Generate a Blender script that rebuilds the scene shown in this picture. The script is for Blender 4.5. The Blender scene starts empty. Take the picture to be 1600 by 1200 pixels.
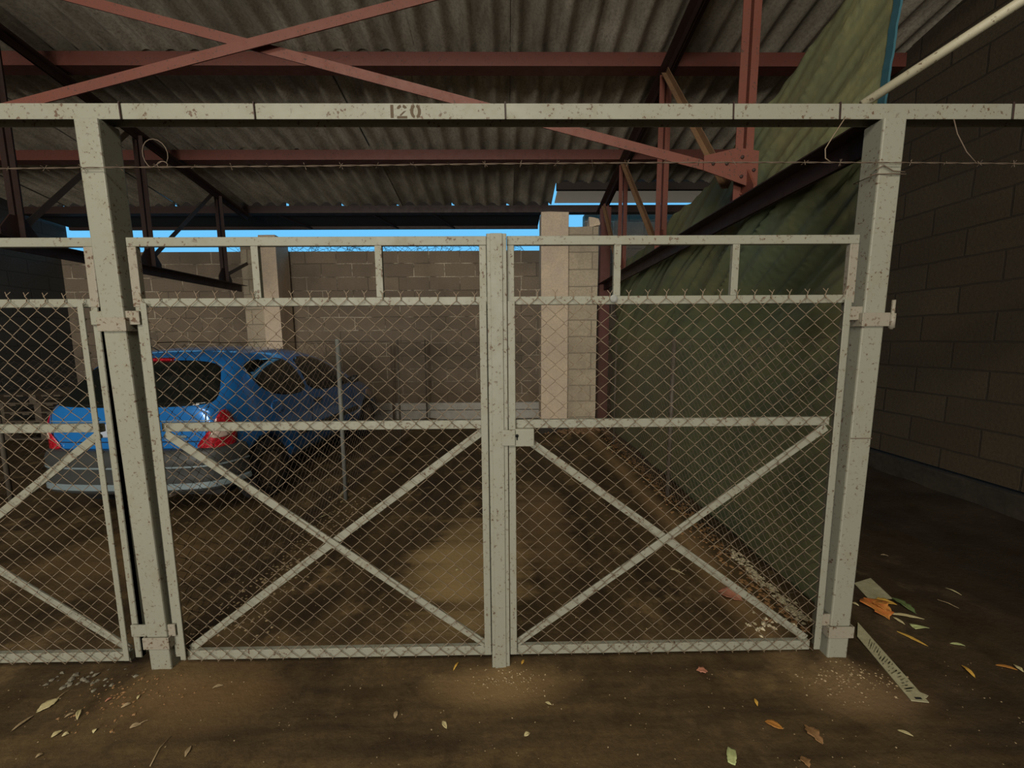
import bpy, bmesh, math, random
from math import sin, cos, pi, radians, hypot, exp, atan2, sqrt
from mathutils import Vector, Matrix, noise
from mathutils.bvhtree import BVHTree
from mathutils.geometry import delaunay_2d_cdt

SC = bpy.context.scene
COL = SC.collection

# ------------------------------------------------------------------ camera
EYE = Vector((0, 0, 1.5)); FPX = 600.0
YAW, PITCH, ROLL = radians(.7), radians(6.5), radians(.4)
FW = Vector((sin(YAW)*cos(PITCH), cos(YAW)*cos(PITCH), -sin(PITCH)))
_r = Vector((cos(YAW), -sin(YAW), 0)); _u = _r.cross(FW)
RT = _r*cos(ROLL) - _u*sin(ROLL); UP = _u*cos(ROLL) + _r*sin(ROLL)
cam = bpy.data.cameras.new('camera'); cam.sensor_width = 36; cam.lens = FPX/1600*36
cam.clip_start = .05
camo = bpy.data.objects.new('camera', cam); COL.objects.link(camo)
camo.matrix_world = Matrix(((RT.x, UP.x, -FW.x, EYE.x), (RT.y, UP.y, -FW.y, EYE.y), (RT.z, UP.z, -FW.z, EYE.z), (0, 0, 0, 1)))
SC.camera = camo

# ------------------------------------------------------------------ world and light
SC.view_settings.view_transform = 'Standard'; SC.view_settings.look = 'None'
SC.view_settings.gamma = 1; SC.view_settings.use_curve_mapping = False
SC.view_settings.exposure = 0.0
W = bpy.data.worlds.new('sky'); SC.world = W; W.use_nodes = True
bg = W.node_tree.nodes['Background']; bg.inputs[0].default_value = (.14, .50, .86, 1); bg.inputs[1].default_value = 1.15

def area(name, loc, rot, sx, sy, power, col):
    l = bpy.data.lights.new(name, 'AREA'); l.shape = 'RECTANGLE'; l.size = sx; l.size_y = sy
    l.energy = power; l.color = col
    o = bpy.data.objects.new(name, l); o.location = loc; o.rotation_euler = rot; COL.objects.link(o); return o
# daylight entering through the wide entrance in the wall behind the camera
area('entrance_daylight', (-4.0, -13.6, 2.2), (radians(90), 0, 0), 5.6, 3.6, 1350, (1, .93, .80))
# fill light added behind and above the camera to brighten floor and gates
area('overhead_fill', (-1.4, -3.2, 5.35), (radians(22), 0, 0), 6.0, 1.6, 330, (1, .92, .76))

# ------------------------------------------------------------------ helpers
def tag(o, label=None, cat=None, group=None, kind=None):
    if label: o['label'] = label
    if cat: o['category'] = cat
    if group: o['group'] = group
    if kind: o['kind'] = kind
    return o
def empty(name, loc, label, cat, group=None, rz=0):
    o = bpy.data.objects.new(name, None); COL.objects.link(o); o.empty_display_size = .1
    o.location = loc; o.rotation_euler = (0, 0, rz)
    return tag(o, label, cat, group)
class MB:
    def __init__(s): s.v = []; s.f = []
    def add(s, vs, fs):
        n = len(s.v); s.v += [Vector(v) for v in vs]; s.f += [tuple(i+n for i in f) for f in fs]; return s
    def box(s, x0, x1, y0, y1, z0, z1):
        vs = [(x, y, z) for x in (x0, x1) for y in (y0, y1) for z in (z0, z1)]
        return s.add(vs, [(0,1,3,2),(4,6,7,5),(0,4,5,1),(2,3,7,6),(0,2,6,4),(1,5,7,3)])
    def bar(s, a, b, w, t, side=(0, 0, 1)):
        """rectangular bar a->b; w measured along `side`-ish, t along the other"""
        a, b = Vector(a), Vector(b); d = (b-a).normalized(); sd = Vector(side)
        q = d.cross(sd)
        if q.length < 1e-4: q = d.cross(Vector((1, 0, 0)))
        q.normalize(); p = q.cross(d).normalized()
        vs = [e + p*(w/2)*i + q*(t/2)*j for e in (a, b) for i, j in ((-1,-1),(1,-1),(1,1),(-1,1))]
        return s.add(vs, [(0,3,2,1),(4,5,6,7),(0,1,5,4),(1,2,6,5),(2,3,7,6),(3,0,4,7)])
    def angle(s, a, b, w, t, out, up):
        """L section: one flange along `up`, one along `out`"""
        a, b = Vector(a), Vector(b); d = (b-a).normalized()
        o = Vector(out); o = (o - d*o.dot(d)).normalized(); u = Vector(up); u = u - d*u.dot(d); u = (u-o*u.dot(o)).normalized()
        pr = [(0,0),(w,0),(w,t),(t,t),(t,w),(0,w)]
        vs = [e + o*x + u*y for e in (a, b) for x, y in pr]
        fs = [tuple(range(5,-1,-1)), tuple(range(6,12))] + [(i,(i+1)%6,(i+1)%6+6,i+6) for i in range(6)]
        return s.add(vs, fs)
    def tube(s, pts, r, n=6, cap=True):
        pts = [Vector(p) for p in pts]; rings = []; up = None
        for i, p in enumerate(pts):
            d = (pts[min(i+1, len(pts)-1)] - pts[max(i-1, 0)])
            if d.length < 1e-9: d = Vector((0,0,1))
            d.normalize()
            if up is None:
                up = d.cross(Vector((0,0,1)))
                if up.length < .05: up = d.cross(Vector((0,1,0)))
            up = (up - d*up.dot(d))
            if up.length < 1e-5: up = d.orthogonal()
            up.normalize(); q = d.cross(up)
            rr = r[i] if isinstance(r, (list, tuple)) else r
            rings.append([p + up*rr*cos(2*pi*k/n) + q*rr*sin(2*pi*k/n) for k in range(n)])
        vs = [v for R in rings for v in R]; fs = []
        for i in range(len(pts)-1):
            for k in range(n): fs.append((i*n+k, i*n+(k+1)%n, (i+1)*n+(k+1)%n, (i+1)*n+k))
        if cap: fs.append(tuple(range(n-1,-1,-1))); m = (len(pts)-1)*n; fs.append(tuple(range(m, m+n)))
        return s.add(vs, fs)
    def lathe(s, prof, c, axis, n=32):
        """prof: (radius, offset along axis)"""
        c = Vector(c); ax = Vector(axis).normalized(); u = ax.orthogonal().normalized(); w = ax.cross(u)
        vs = [c + ax*h + (u*cos(2*pi*k/n) + w*sin(2*pi*k/n))*r for r, h in prof for k in range(n)]
        fs = [(i*n+k, i*n+(k+1)%n, (i+1)*n+(k+1)%n, (i+1)*n+k) for i in range(len(prof)-1) for k in range(n)]
        fs += [tuple(range(n-1,-1,-1)), tuple(range((len(prof)-1)*n, len(prof)*n))]
        return s.add(vs, fs)
    def prism(s, poly, vec):
        """poly: 3D points, extruded by vec"""
        n = len(poly); v = Vector(vec); vs = [Vector(p) for p in poly] + [Vector(p)+v for p in poly]
        return s.add(vs, [tuple(range(n-1,-1,-1)), tuple(range(n, 2*n))] + [(i,(i+1)%n,(i+1)%n+n,i+n) for i in range(n)])
    def build(s, name, mat, parent=None, bevel=0, smooth=False, recalc=True):
        me = bpy.data.meshes.new(name)
        off = parent_world(parent) if parent else Vector()
        me.from_pydata([tuple(v-off) for v in s.v], [], s.f)
        if recalc:
            bm = bmesh.new(); bm.from_mesh(me); bmesh.ops.recalc_face_normals(bm, faces=bm.faces[:]); bm.to_mesh(me); bm.free()
        if smooth:
            for p in me.polygons: p.use_smooth = True
        me.materials.append(mat); me.update()
        o = bpy.data.objects.new(name, me); COL.objects.link(o)
        if parent: o.parent = parent
        if bevel:
            b = o.modifiers.new('bevel', 'BEVEL'); b.width = bevel; b.segments = 2; b.limit_method = 'ANGLE'
        return o
def parent_world(p):
    v = Vector()
    while p: v = v + Vector(p.location); p = p.parent
    return v
def copy_tree(o, parent=None):
    c = o.copy(); COL.objects.link(c); c.parent = parent
    for ch in [x for x in COL.objects if x.parent == o]: copy_tree(ch, c)
    return c
def ray(px, py): return RT*((px-800)/FPX) + UP*((600-py)/FPX) + FW
def onZ(px, py, z=0): d = ray(px, py); return EYE + d*((z-EYE.z)/d.z)
def nz(x, y, z=0, s=1.0): return noise.noise(Vector((x*s, y*s, z*s)))

# ------------------------------------------------------------------ materials
def mat(name, base=(.5,.5,.5), rough=.7, metal=0, spec=.5):
    m = bpy.data.materials.new(name); m.use_nodes = True
    b = m.node_tree.nodes['Principled BSDF']; b.inputs['Base Color'].default_value = (*base, 1)
    b.inputs['Roughness'].default_value = rough; b.inputs['Metallic'].default_value = metal
    b.inputs['Specular IOR Level'].default_value = spec
    return m, m.node_tree, b
def N(t, kind, **kw):
    n = t.nodes.new(kind)
    for k, v in kw.items():
        if k in n.inputs: n.inputs[k].default_value = v
        else: setattr(n, k, v)
    return n
def coords(t, scale=(1,1,1), rot=(0,0,0), obj=True, loc=(0,0,0)):
    c = N(t, 'ShaderNodeTexCoord'); g = N(t, 'ShaderNodeNewGeometry'); m = N(t, 'ShaderNodeMapping')
    m.inputs['Scale'].default_value = scale; m.inputs['Rotation'].default_value = rot; m.inputs['Location'].default_value = loc
    t.links.new(c.outputs['Object'] if obj else g.outputs['Position'], m.inputs['Vector']); return m.outputs[0]
def noise_n(t, vec, scale, detail=5, rough=.6):
    n = N(t, 'ShaderNodeTexNoise'); n.inputs['Scale'].default_value = scale; n.inputs['Detail'].default_value = detail
    n.inputs['Roughness'].default_value = rough; t.links.new(vec, n.inputs['Vector']); return n.outputs['Fac']
def ramp(t, fac, stops, interp='LINEAR'):
    r = N(t, 'ShaderNodeValToRGB'); r.color_ramp.interpolation = interp
    e = r.color_ramp.elements
    while len(e) < len(stops): e.new(.5)
    for i, (p, c) in enumerate(stops):
        e[i].position = p; e[i].color = (*c, 1) if isinstance(c, tuple) else (c, c, c, 1)
    t.links.new(fac, r.inputs[0]); return r.outputs[0]
def mix(t, fac, a, b, mode='MIX'):
    m = N(t, 'ShaderNodeMix', data_type='RGBA', blend_type=mode)
    for sock, v in ((m.inputs[0], fac), (m.inputs[6], a), (m.inputs[7], b)):
        if isinstance(v, bpy.types.NodeSocket): t.links.new(v, sock)
        elif isinstance(v, tuple): sock.default_value = (*v, 1)
        else: sock.default_value = v
    return m.outputs[2]
def bump(t, b, h, strength=.4, dist=.01):
    n = N(t, 'ShaderNodeBump'); n.inputs['Strength'].default_value = strength; n.inputs['Distance'].default_value = dist
    t.links.new(h, n.inputs['Height']); t.links.new(n.outputs[0], b.inputs['Normal'])
def math_n(t, op, a, b=0.0):
    m = N(t, 'ShaderNodeMath', operation=op)
    for i, v in enumerate((a, b)):
        if isinstance(v, bpy.types.NodeSocket): t.links.new(v, m.inputs[i])
        else: m.inputs[i].default_value = v
    return m.outputs[0]

def metal_paint(name, c, chip=(.10,.06,.035), amount=.62, dirt=.3):
    m, t, b = mat(name, c, .55)
    v = coords(t, obj=False)
    big = noise_n(t, v, 3.0, 4); fine = noise_n(t, v, 75, 3, .55); mid = noise_n(t, v, 12, 6, .7)
    col = mix(t, math_n(t, 'MULTIPLY', big, dirt), c, tuple(x*.55 for x in c))
    col = mix(t, ramp(t, mid, [(.52, 0.0), (.75, .45)]), col, (c[0]*.75, c[1]*.62, c[2]*.48))
    spot = math_n(t, 'MULTIPLY', ramp(t, fine, [(amount, 0.0), (amount+.05, 1.0)]), ramp(t, mid, [(.40, 0.0), (.56, 1.0)]))
    col = mix(t, spot, col, chip)
    t.links.new(col, b.inputs['Base Color'])
    t.links.new(ramp(t, mid, [(.3, .45), (.7, .7)]), b.inputs['Roughness'])
    bump(t, b, mix(t, .5, mid, fine), .25, .003)
    return m
M = {}
M['paint'] = metal_paint('pale_grey_green_paint', (.262, .262, .208), amount=.595)
M['paint_rusty'] = metal_paint('worn_pale_paint', (.29, .265, .21), (.10,.055,.03), .57, .5)
M['red'] = metal_paint('red_oxide_paint', (.165, .048, .030), (.05,.025,.018), .6, .6)
M['purlin'] = metal_paint('purlin_red_oxide', (.13, .036, .024), (.04,.02,.015), .6, .7)
M['redd'] = metal_paint('shaded_rusted_steel', (.034, .014, .010), (.012,.008,.007), .58, .6)  # rust colour darkened to put the truss members' shade into the steel
M['tan'] = metal_paint('tan_rusted_steel', (.20, .115, .06), (.06,.03,.02), .6, .6)
M['darktan'] = metal_paint('dark_tan_steel', (.075, .05, .032), (.03,.02,.012), .6, .6)
M['oldpost'] = metal_paint('weathered_post', (.13, .11, .085), (.05,.03,.02), .6, .6)
M['gal'] = metal_paint('galvanised_steel', (.27, .28, .26), (.10,.07,.05), .64, .5)
M['wire'] = mat('galvanised_wire', (.225, .17, .115), .55, .2)[0]
M['rustwire'] = mat('rusted_wire', (.15, .11, .08), .7, .2)[0]
M['black'] = mat('black_rubber', (.012, .012, .013), .8)[0]
M['hole'] = mat('dark_keyhole', (.004, .004, .004), .9)[0]

def block_mat(name, c1, c2, mort, axis, bw=.57, bh=.245, whit=.6, seed=0, low=None):
    m, t, b = mat(name, c1, .92)
    rot = (radians(90), 0, 0) if axis == 'Y' else (radians(90), 0, radians(90))
    g = N(t, 'ShaderNodeNewGeometry'); sp = N(t, 'ShaderNodeSeparateXYZ'); t.links.new(g.outputs['Position'], sp.inputs[0])
    cb = N(t, 'ShaderNodeCombineXYZ'); t.links.new(sp.outputs['X' if axis == 'Y' else 'Y'], cb.inputs[0]); t.links.new(sp.outputs['Z'], cb.inputs[1])
    n0 = noise_n(t, g.outputs['Position'], 1.6, 3)
    vec = N(t, 'ShaderNodeVectorMath', operation='ADD'); t.links.new(cb.outputs[0], vec.inputs[0])
    nn = N(t, 'ShaderNodeTexNoise'); nn.inputs['Scale'].default_value = 5; nn.inputs['Detail'].default_value = 3
    t.links.new(g.outputs['Position'], nn.inputs['Vector'])
    sc = N(t, 'ShaderNodeVectorMath', operation='SCALE'); t.links.new(nn.outputs['Color'], sc.inputs[0]); sc.inputs['Scale'].default_value = .02
    t.links.new(sc.outputs[0], vec.inputs[1])
    br = N(t, 'ShaderNodeTexBrick'); t.links.new(vec.outputs[0], br.inputs['Vector'])
    br.inputs['Scale'].default_value = 1; br.inputs['Brick Width'].default_value = bw; br.inputs['Row Height'].default_value = bh
    br.inputs['Mortar Size'].default_value = .009; br.inputs['Mortar Smooth'].default_value = .3
    br.inputs['Color1'].default_value = (*c1, 1); br.inputs['Color2'].default_value = (*c2, 1)
    v = g.outputs['Position']
    patch = noise_n(t, v, 2.3, 5, .65); fine = noise_n(t, v, 40, 5, .7); big = noise_n(t, v, .9, 3)
    mcol = mix(t, ramp(t, patch, [(whit-.06, 0.0), (whit+.04, 1.0)]), tuple(x*.45 for x in c1), mort)
    t.links.new(mcol, br.inputs['Mortar'])
    col = mix(t, ramp(t, fine, [(.3, .65), (.7, 0.0)]), br.outputs['Color'], tuple(x*.45 for x in c1))
    col = mix(t, ramp(t, big, [(.42, 0.0), (.66, .55)]), col, tuple(x*.45 for x in c2))
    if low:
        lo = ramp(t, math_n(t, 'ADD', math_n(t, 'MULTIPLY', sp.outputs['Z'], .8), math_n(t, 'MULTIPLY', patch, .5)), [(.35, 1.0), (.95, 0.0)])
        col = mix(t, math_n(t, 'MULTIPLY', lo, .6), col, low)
    t.links.new(col, b.inputs['Base Color'])
    h = mix(t, .35, math_n(t, 'SUBTRACT', 1.0, br.outputs['Fac']), fine)
    bump(t, b, h, .6, .02)
    return m
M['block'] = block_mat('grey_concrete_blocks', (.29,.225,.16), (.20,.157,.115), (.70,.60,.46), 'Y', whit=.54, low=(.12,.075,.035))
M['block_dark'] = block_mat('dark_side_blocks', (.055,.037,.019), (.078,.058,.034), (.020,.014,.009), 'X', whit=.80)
M['block_left'] = block_mat('left_side_blocks', (.07,.07,.065), (.06,.06,.058), (.05,.045,.04), 'X', whit=.7)
M['pil_block'] = block_mat('pale_pillar_blocks', (.62,.52,.38), (.52,.44,.33), (.16,.12,.08), 'Y', .9, .26, whit=.7)

def stone(name, c1, c2, scale=6, bstr=.5, rough=.9):
    m, t, b = mat(name, c1, rough); v = coords(t, obj=False)
    a = noise_n(t, v, scale, 8, .65); f = noise_n(t, v, scale*9, 5, .7)
    col = mix(t, ramp(t, a, [(.32, 0.0), (.68, 1.0)]), c1, c2)
    col = mix(t, ramp(t, f, [(.3, .5), (.6, 0.0)]), col, tuple(x*.5 for x in c1))
    t.links.new(col, b.inputs['Base Color']); bump(t, b, mix(t, .4, a, f), bstr, .01); return m
M['pillar'] = stone('pinkish_concrete', (.72,.58,.43), (.60,.49,.39), 5)
M['plinth'] = stone('painted_plinth', (.50,.48,.44), (.40,.37,.32), 9)
M['slab'] = stone('side_slab', (.022,.017,.012), (.055,.044,.032), 4)
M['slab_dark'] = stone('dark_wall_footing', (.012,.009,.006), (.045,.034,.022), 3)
M['board'] = stone('dark_board', (.055,.04,.032), (.035,.028,.026), 4)
M['soffit'] = stone('soffit_board', (.04,.033,.03), (.028,.025,.024), 3)

def cement_mat():
    m, t, b = mat('fibre_cement', (.2,.18,.15), .9)
    v = coords(t, (1, .25, 1), obj=False); v2 = coords(t, obj=False)
    a = noise_n(t, v, 7, 6, .65); f = noise_n(t, v2, 45, 5, .7); big = noise_n(t, v2, .8, 3)
    col = mix(t, ramp(t, a, [(.3, 0.0), (.7, 1.0)]), (.19,.165,.125), (.52,.47,.38))
    col = mix(t, ramp(t, f, [(.35, .5), (.55, 0.0)]), col, (.09,.075,.055))
    col = mix(t, ramp(t, big, [(.4, 0.0), (.7, .5)]), col, (.12,.105,.075))
    t.links.new(col, b.inputs['Base Color']); bump(t, b, f, .4, .006); return m
M['cement'] = cement_mat()

def ground_mat():
    m, t, b = mat('dirt_floor', (.08,.05,.02), .62, 0, .35)
    g = N(t, 'ShaderNodeNewGeometry'); P = g.outputs['Position']
    sp = N(t, 'ShaderNodeSeparateXYZ'); t.links.new(P, sp.inputs[0]); X, Y = sp.outputs['X'], sp.outputs['Y']
    tracks = coords(t, (.35, 3.2, 1), obj=False); inner = coords(t, (2.2, .55, 1), obj=False)
    big = noise_n(t, P, .9, 5, .6); mid = noise_n(t, P, 3.6, 7, .65); fine = noise_n(t, P, 38, 6, .7); tr = noise_n(t, tracks, 2.4, 6, .62); inn = noise_n(t, inner, 2.0, 6, .6)
    isin = ramp(t, math_n(t, 'MULTIPLY', math_n(t, 'SUBTRACT', Y, 1.35), 1.6), [(0, 0.0), (1, 1.0)])
    st = mix(t, isin, tr, inn)
    col = mix(t, ramp(t, st, [(.36, 0.0), (.66, 1.0)]), (.040,.025,.010), (.135,.088,.036))
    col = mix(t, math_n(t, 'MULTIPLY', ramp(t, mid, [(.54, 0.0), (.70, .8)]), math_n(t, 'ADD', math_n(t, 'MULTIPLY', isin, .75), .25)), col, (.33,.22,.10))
    col = mix(t, ramp(t, mid, [(.32, .75), (.47, 0.0)]), col, (.030,.018,.009))
    col = mix(t, ramp(t, fine, [(.3, .45), (.6, 0.0)]), col, (.035,.02,.01))
    # ochre dust banked along both dividers and around the posts
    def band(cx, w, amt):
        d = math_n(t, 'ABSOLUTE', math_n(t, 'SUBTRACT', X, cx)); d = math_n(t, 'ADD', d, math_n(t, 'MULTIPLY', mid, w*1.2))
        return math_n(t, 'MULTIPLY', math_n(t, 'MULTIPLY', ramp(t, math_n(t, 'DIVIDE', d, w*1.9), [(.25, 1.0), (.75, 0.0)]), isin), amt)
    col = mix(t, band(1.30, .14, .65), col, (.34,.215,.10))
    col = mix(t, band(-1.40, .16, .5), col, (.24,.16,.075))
    # lighter ochre patches
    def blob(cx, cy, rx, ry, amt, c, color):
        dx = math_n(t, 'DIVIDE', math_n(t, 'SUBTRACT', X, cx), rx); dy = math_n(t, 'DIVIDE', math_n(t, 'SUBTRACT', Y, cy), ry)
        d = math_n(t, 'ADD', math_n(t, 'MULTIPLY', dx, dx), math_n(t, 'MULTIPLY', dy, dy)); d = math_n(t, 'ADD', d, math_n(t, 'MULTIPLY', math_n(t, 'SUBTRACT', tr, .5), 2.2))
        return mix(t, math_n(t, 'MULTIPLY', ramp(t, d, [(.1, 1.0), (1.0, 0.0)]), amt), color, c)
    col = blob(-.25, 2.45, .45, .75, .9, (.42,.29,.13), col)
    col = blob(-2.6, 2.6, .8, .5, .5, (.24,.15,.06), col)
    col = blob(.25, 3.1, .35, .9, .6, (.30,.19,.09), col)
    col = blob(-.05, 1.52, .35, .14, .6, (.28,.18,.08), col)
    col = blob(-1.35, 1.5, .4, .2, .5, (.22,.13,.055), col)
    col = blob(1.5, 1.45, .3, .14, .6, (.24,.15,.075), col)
    # floor colour darkens towards the right-hand wall
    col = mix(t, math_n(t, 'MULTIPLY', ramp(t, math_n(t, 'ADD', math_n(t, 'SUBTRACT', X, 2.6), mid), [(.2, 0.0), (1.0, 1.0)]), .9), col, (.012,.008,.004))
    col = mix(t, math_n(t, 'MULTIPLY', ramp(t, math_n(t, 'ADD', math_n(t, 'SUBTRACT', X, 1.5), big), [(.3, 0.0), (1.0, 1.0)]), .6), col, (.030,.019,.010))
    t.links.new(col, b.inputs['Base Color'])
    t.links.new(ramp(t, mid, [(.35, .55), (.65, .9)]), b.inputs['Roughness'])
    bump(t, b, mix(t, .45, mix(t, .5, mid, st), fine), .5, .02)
    return m
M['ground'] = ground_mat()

def tarp_mat():
    m, t, b = mat('green_tarpaulin', (.1,.13,.07), .5)
    v = coords(t, obj=False); g = noise_n(t, v, 1.2, 4); f = noise_n(t, v, 14, 6, .65)
    col = mix(t, ramp(t, g, [(.35, 0.0), (.65, 1.0)]), (.125,.155,.085), (.205,.20,.095))
    col = mix(t, ramp(t, f, [(.4, .35), (.65, 0.0)]), col, (.07,.10,.07))
    t.links.new(col, b.inputs['Base Color'])
    w = coords(t, (1, .54, .84), obj=False)
    bump(t, b, f, .25, .01); return m
M['tarp'] = tarp_mat()
M['hem'] = mat('blue_green_hem', (.03,.10,.13), .5)[0]

# ------------------------------------------------------------------ the setting
def hg(x, y):
    """ground height"""
    h = .012*nz(x, y, 3, .9) + .006*nz(x, y, 8, 4)
    if y > 1.5:
        k = min(1, (y-1.5)/.4)
        h += .055*k*exp(-((x-1.42)/.13)**2)*(.7+.6*nz(x, y, 1, 2)) + .045*k*exp(-((x+1.5)/.14)**2)*(.7+.6*nz(x, y, 5, 2))
    h += .10*exp(-((x-3.95)/.35)**2)*(1+.5*nz(x, y, 1, 2))
    h += .10*exp(-((x-1.2)**2/.25+(y-6.1)**2/.05))
    h += .03*exp(-((x+1.58)**2+(y-1.58)**2)/.03) + .02*exp(-((x)**2+(y-1.60)**2)/.02)+ .03*exp(-((x-1.52)**2+(y-1.57)**2)/.03)
    return h
def make_ground():
    x0, x1, y0, y1, s = -8.3, 4.4, -5.0, 7.6, .04
    nx, ny = int((x1-x0)/s)+1, int((y1-y0)/s)+1
    me = bpy.data.meshes.new('floor')
    vs = [(x0+i*s, y0+j*s, hg(x0+i*s, y0+j*s)) for j in range(ny) for i in range(nx)]
    fs = [(j*nx+i, j*nx+i+1, (j+1)*nx+i+1, (j+1)*nx+i) for j in range(ny-1) for i in range(nx-1)]
    me.from_pydata(vs, [], fs)
    for p in me.polygons: p.use_smooth = True
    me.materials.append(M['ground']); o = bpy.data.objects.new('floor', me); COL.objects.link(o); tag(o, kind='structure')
make_ground()

def struct(name, mb, m, **k): return tag(mb.build(name, m, **k), kind='structure')
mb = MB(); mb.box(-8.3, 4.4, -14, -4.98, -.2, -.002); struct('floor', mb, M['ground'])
mb = MB(); mb.box(-30, 30, 7.6, 60, -.4, -.2); struct('floor', mb, M['slab'])
mb = MB(); mb.box(-8.3, .75, 7.35, 7.55, -.1, 3.15); mb.box(.75, 1.45, 7.35, 7.55, -.1, 3.15); mb.box(1.45, 4.4, 7.35, 7.55, -.1, 3.80)
struct('wall_back', mb, M['block'])
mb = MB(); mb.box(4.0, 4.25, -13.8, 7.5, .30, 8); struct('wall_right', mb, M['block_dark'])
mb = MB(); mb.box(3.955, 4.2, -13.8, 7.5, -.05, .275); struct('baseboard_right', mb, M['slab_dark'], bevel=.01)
mb = MB(); mb.box(-8.35, -8.15, -13.8, 7.5, -.1, 8); struct('wall_left', mb, M['block_left'])
mb = MB()
mb.box(-8.3, -6.9, -14, -13.8, -.1, 8); mb.box(-1.1, 4.2, -14, -13.8, -.1, 8); mb.box(-6.9, -1.1, -14, -13.8, 4.1, 8)
struct('wall_front', mb, M['block'])
mb = MB(); mb.box(-8.1, .64, 7.29, 7.36, -.05, .17); mb.box(-8.1, .64, 7.25, 7.36, .185, .32)
struct('baseboard_back', mb, M['plinth'], bevel=.008)

# corrugated roof: rows of fibre-cement sheets lapped over the purlins, falling away from the camera
def roof_z(y): return 4.28 - .19*(y-4.09)
PITCHX = .232
HOLES = []
def roof_row(y0, y1, x0, x1, lift, holes=False, seed=0):
    rnd = random.Random(seed); mb = MB(); sheet = PITCHX*4.0; x = x0; k = 0
    while x < x1 - .05:
        xe = min(x+sheet+.10, x1+.05); dz = rnd.uniform(-.004, .008) + (.012 if k % 2 else 0); tw = rnd.uniform(-.006, .006)
        n = int((xe-x)/(PITCHX/10)); ys = [y0 + rnd.uniform(-.02, .02), (y0+y1)/2, y1-.12, y1-.04, y1 + rnd.uniform(-.015, .01)]
        vs = []; fs = []
        for j, y in enumerate(ys):
            for i in range(n+1):
                xx = x + (xe-x)*i/n; ph = 2*pi*xx/PITCHX
                vs.append((xx, y, roof_z(y) + .03 + lift + dz + tw*(y-y0) + .034*cos(ph) - .005*cos(2*ph)))
        for j in range(len(ys)-1):
            for i in range(n):
                                fs.append((j*(n+1)+i, j*(n+1)+i+1, (j+1)*(n+1)+i+1, (j+1)*(n+1)+i))
        mb.add(vs, fs); x += sheet; k += 1
    o = struct('ceiling', mb, M['cement'], smooth=True, recalc=False)
    sd = o.modifiers.new('thickness', 'SOLIDIFY'); sd.thickness = .007; sd.offset = 1; sd.use_rim = False
    return o
roof_row(-14, -1.35, -8.4, 4.3, .03, seed=5)
roof_row(-1.5, 1.4, -8.4, 4.3, .02, seed=4)
roof_row(1.37, 2.76, -8.4, 4.3, .012, seed=1)
roof_row(2.69, 4.13, -8.4, 4.3, .006, seed=2)
roof_row(4.06, 5.49, -8.4, 4.3, 0, seed=3)
roof_row(5.42, 6.84, -8.33, .72, -.005, holes=True, seed=7)
roof_row(5.42, 6.2, .72, 4.3, -.005, seed=8)

# purlins: steel channels running across
def purlin(y, label, x0=-8.1, x1=3.95, m='purlin', h=.125):
    z = roof_z(y)-.004; mb = MB()
    mb.box(x0, x1, y-.03, y-.022, z-h, z); mb.box(x0, x1, y-.022, y+.11, z-h, z-h+.008); mb.box(x0, x1, y-.022, y+.04, z-.008, z)
    tag(mb.build('purlin', M[m]), label, 'purlin', 'steel purlins under the roof')
purlin(-2.0, 'steel purlin high behind the aisle, out above the entrance side')
purlin(0.1, 'steel purlin across the roof directly above the aisle')
purlin(1.4, 'steel purlin across the roof above the white beam')
purlin(2.72, 'steel purlin above the crossing of the red braces')
purlin(4.09, 'thick rusty red purlin seen just above the white number beam')
purlin(5.45, 'rusty red purlin seen just below the white number beam')
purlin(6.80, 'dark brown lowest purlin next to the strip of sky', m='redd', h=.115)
mb = MB(); k = 0; x = -8.33
while x < .72:   # mortar fillets closing the waves over the last purlin, with a gap at every sheet joint
    mb.box(x+.045, min(x+.915, .72), 6.80, 6.83, 3.755, 3.84); x += PITCHX*4
struct('trim_1', mb, M['soffit'])
mb = MB(); mb.box(.78, 3.95, 6.21, 6.24, 3.79, 3.96); struct('trim_2', mb, M['soffit'])
# smooth dark soffit beyond the last purlin with two strap brackets
mb = MB(); mb.add([(-8.1,6.84,3.675),(.60,6.84,3.675),(.60,7.52,3.635),(-8.1,7.52,3.635),(-8.1,6.84,3.70),(.60,6.84,3.70),(.60,7.52,3.66),(-8.1,7.52,3.66)],
    [(0,3,2,1),(4,5,6,7),(0,1,5,4),(2,3,7,6),(1,2,6,5),(3,0,4,7)])
sf = mb.build('soffit_board', M['soffit']); tag(sf, 'long dark smooth eave board above the strip of blue sky', 'board')
mb = MB(); mb.box(-8.1, .6, 7.50, 7.54, 3.585, 3.68); mb.build('edge_strip', M['redd'], sf)
for x in (-3.9, -2.3, -1.25):
    mb = MB(); mb.bar((x, 6.84, 3.655), (x+.28, 7.5, 3.60), .03, .02, (1,0,0)); mb.build('strap', M['redd'], sf)
# right of the pale pillar the sheets stop: board, translucent panel
mb = MB(); mb.box(.78, 3.9, 6.17, 6.21, 3.79, 3.90); tag(mb.build('roof_plank', M['board'], bevel=.004), 'dark plank edge under the roof right of the pale pillar', 'plank')
m, t, b = mat('translucent_sheet', (.55,.6,.6), .5); tr = N(t, 'ShaderNodeBsdfTranslucent'); tr.inputs[0].default_value = (1.0,.50,.34,1)
ms = N(t, 'ShaderNodeMixShader'); ms.inputs[0].default_value = .75; t.links.new(b.outputs[0], ms.inputs[1]); t.links.new(tr.outputs[0], ms.inputs[2])
t.links.new(ms.outputs[0], t.nodes['Material Output'].inputs[0]); M['trans'] = m
mb = MB(); mb.add([(.82,6.2,3.905),(3.9,6.2,3.905),(3.9,6.78,3.80),(.82,6.78,3.80)], [(0,1,2,3)])
o = mb.build('roof_panel', M['trans'], recalc=False); o.modifiers.new('t', 'SOLIDIFY').thickness = .004
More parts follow.
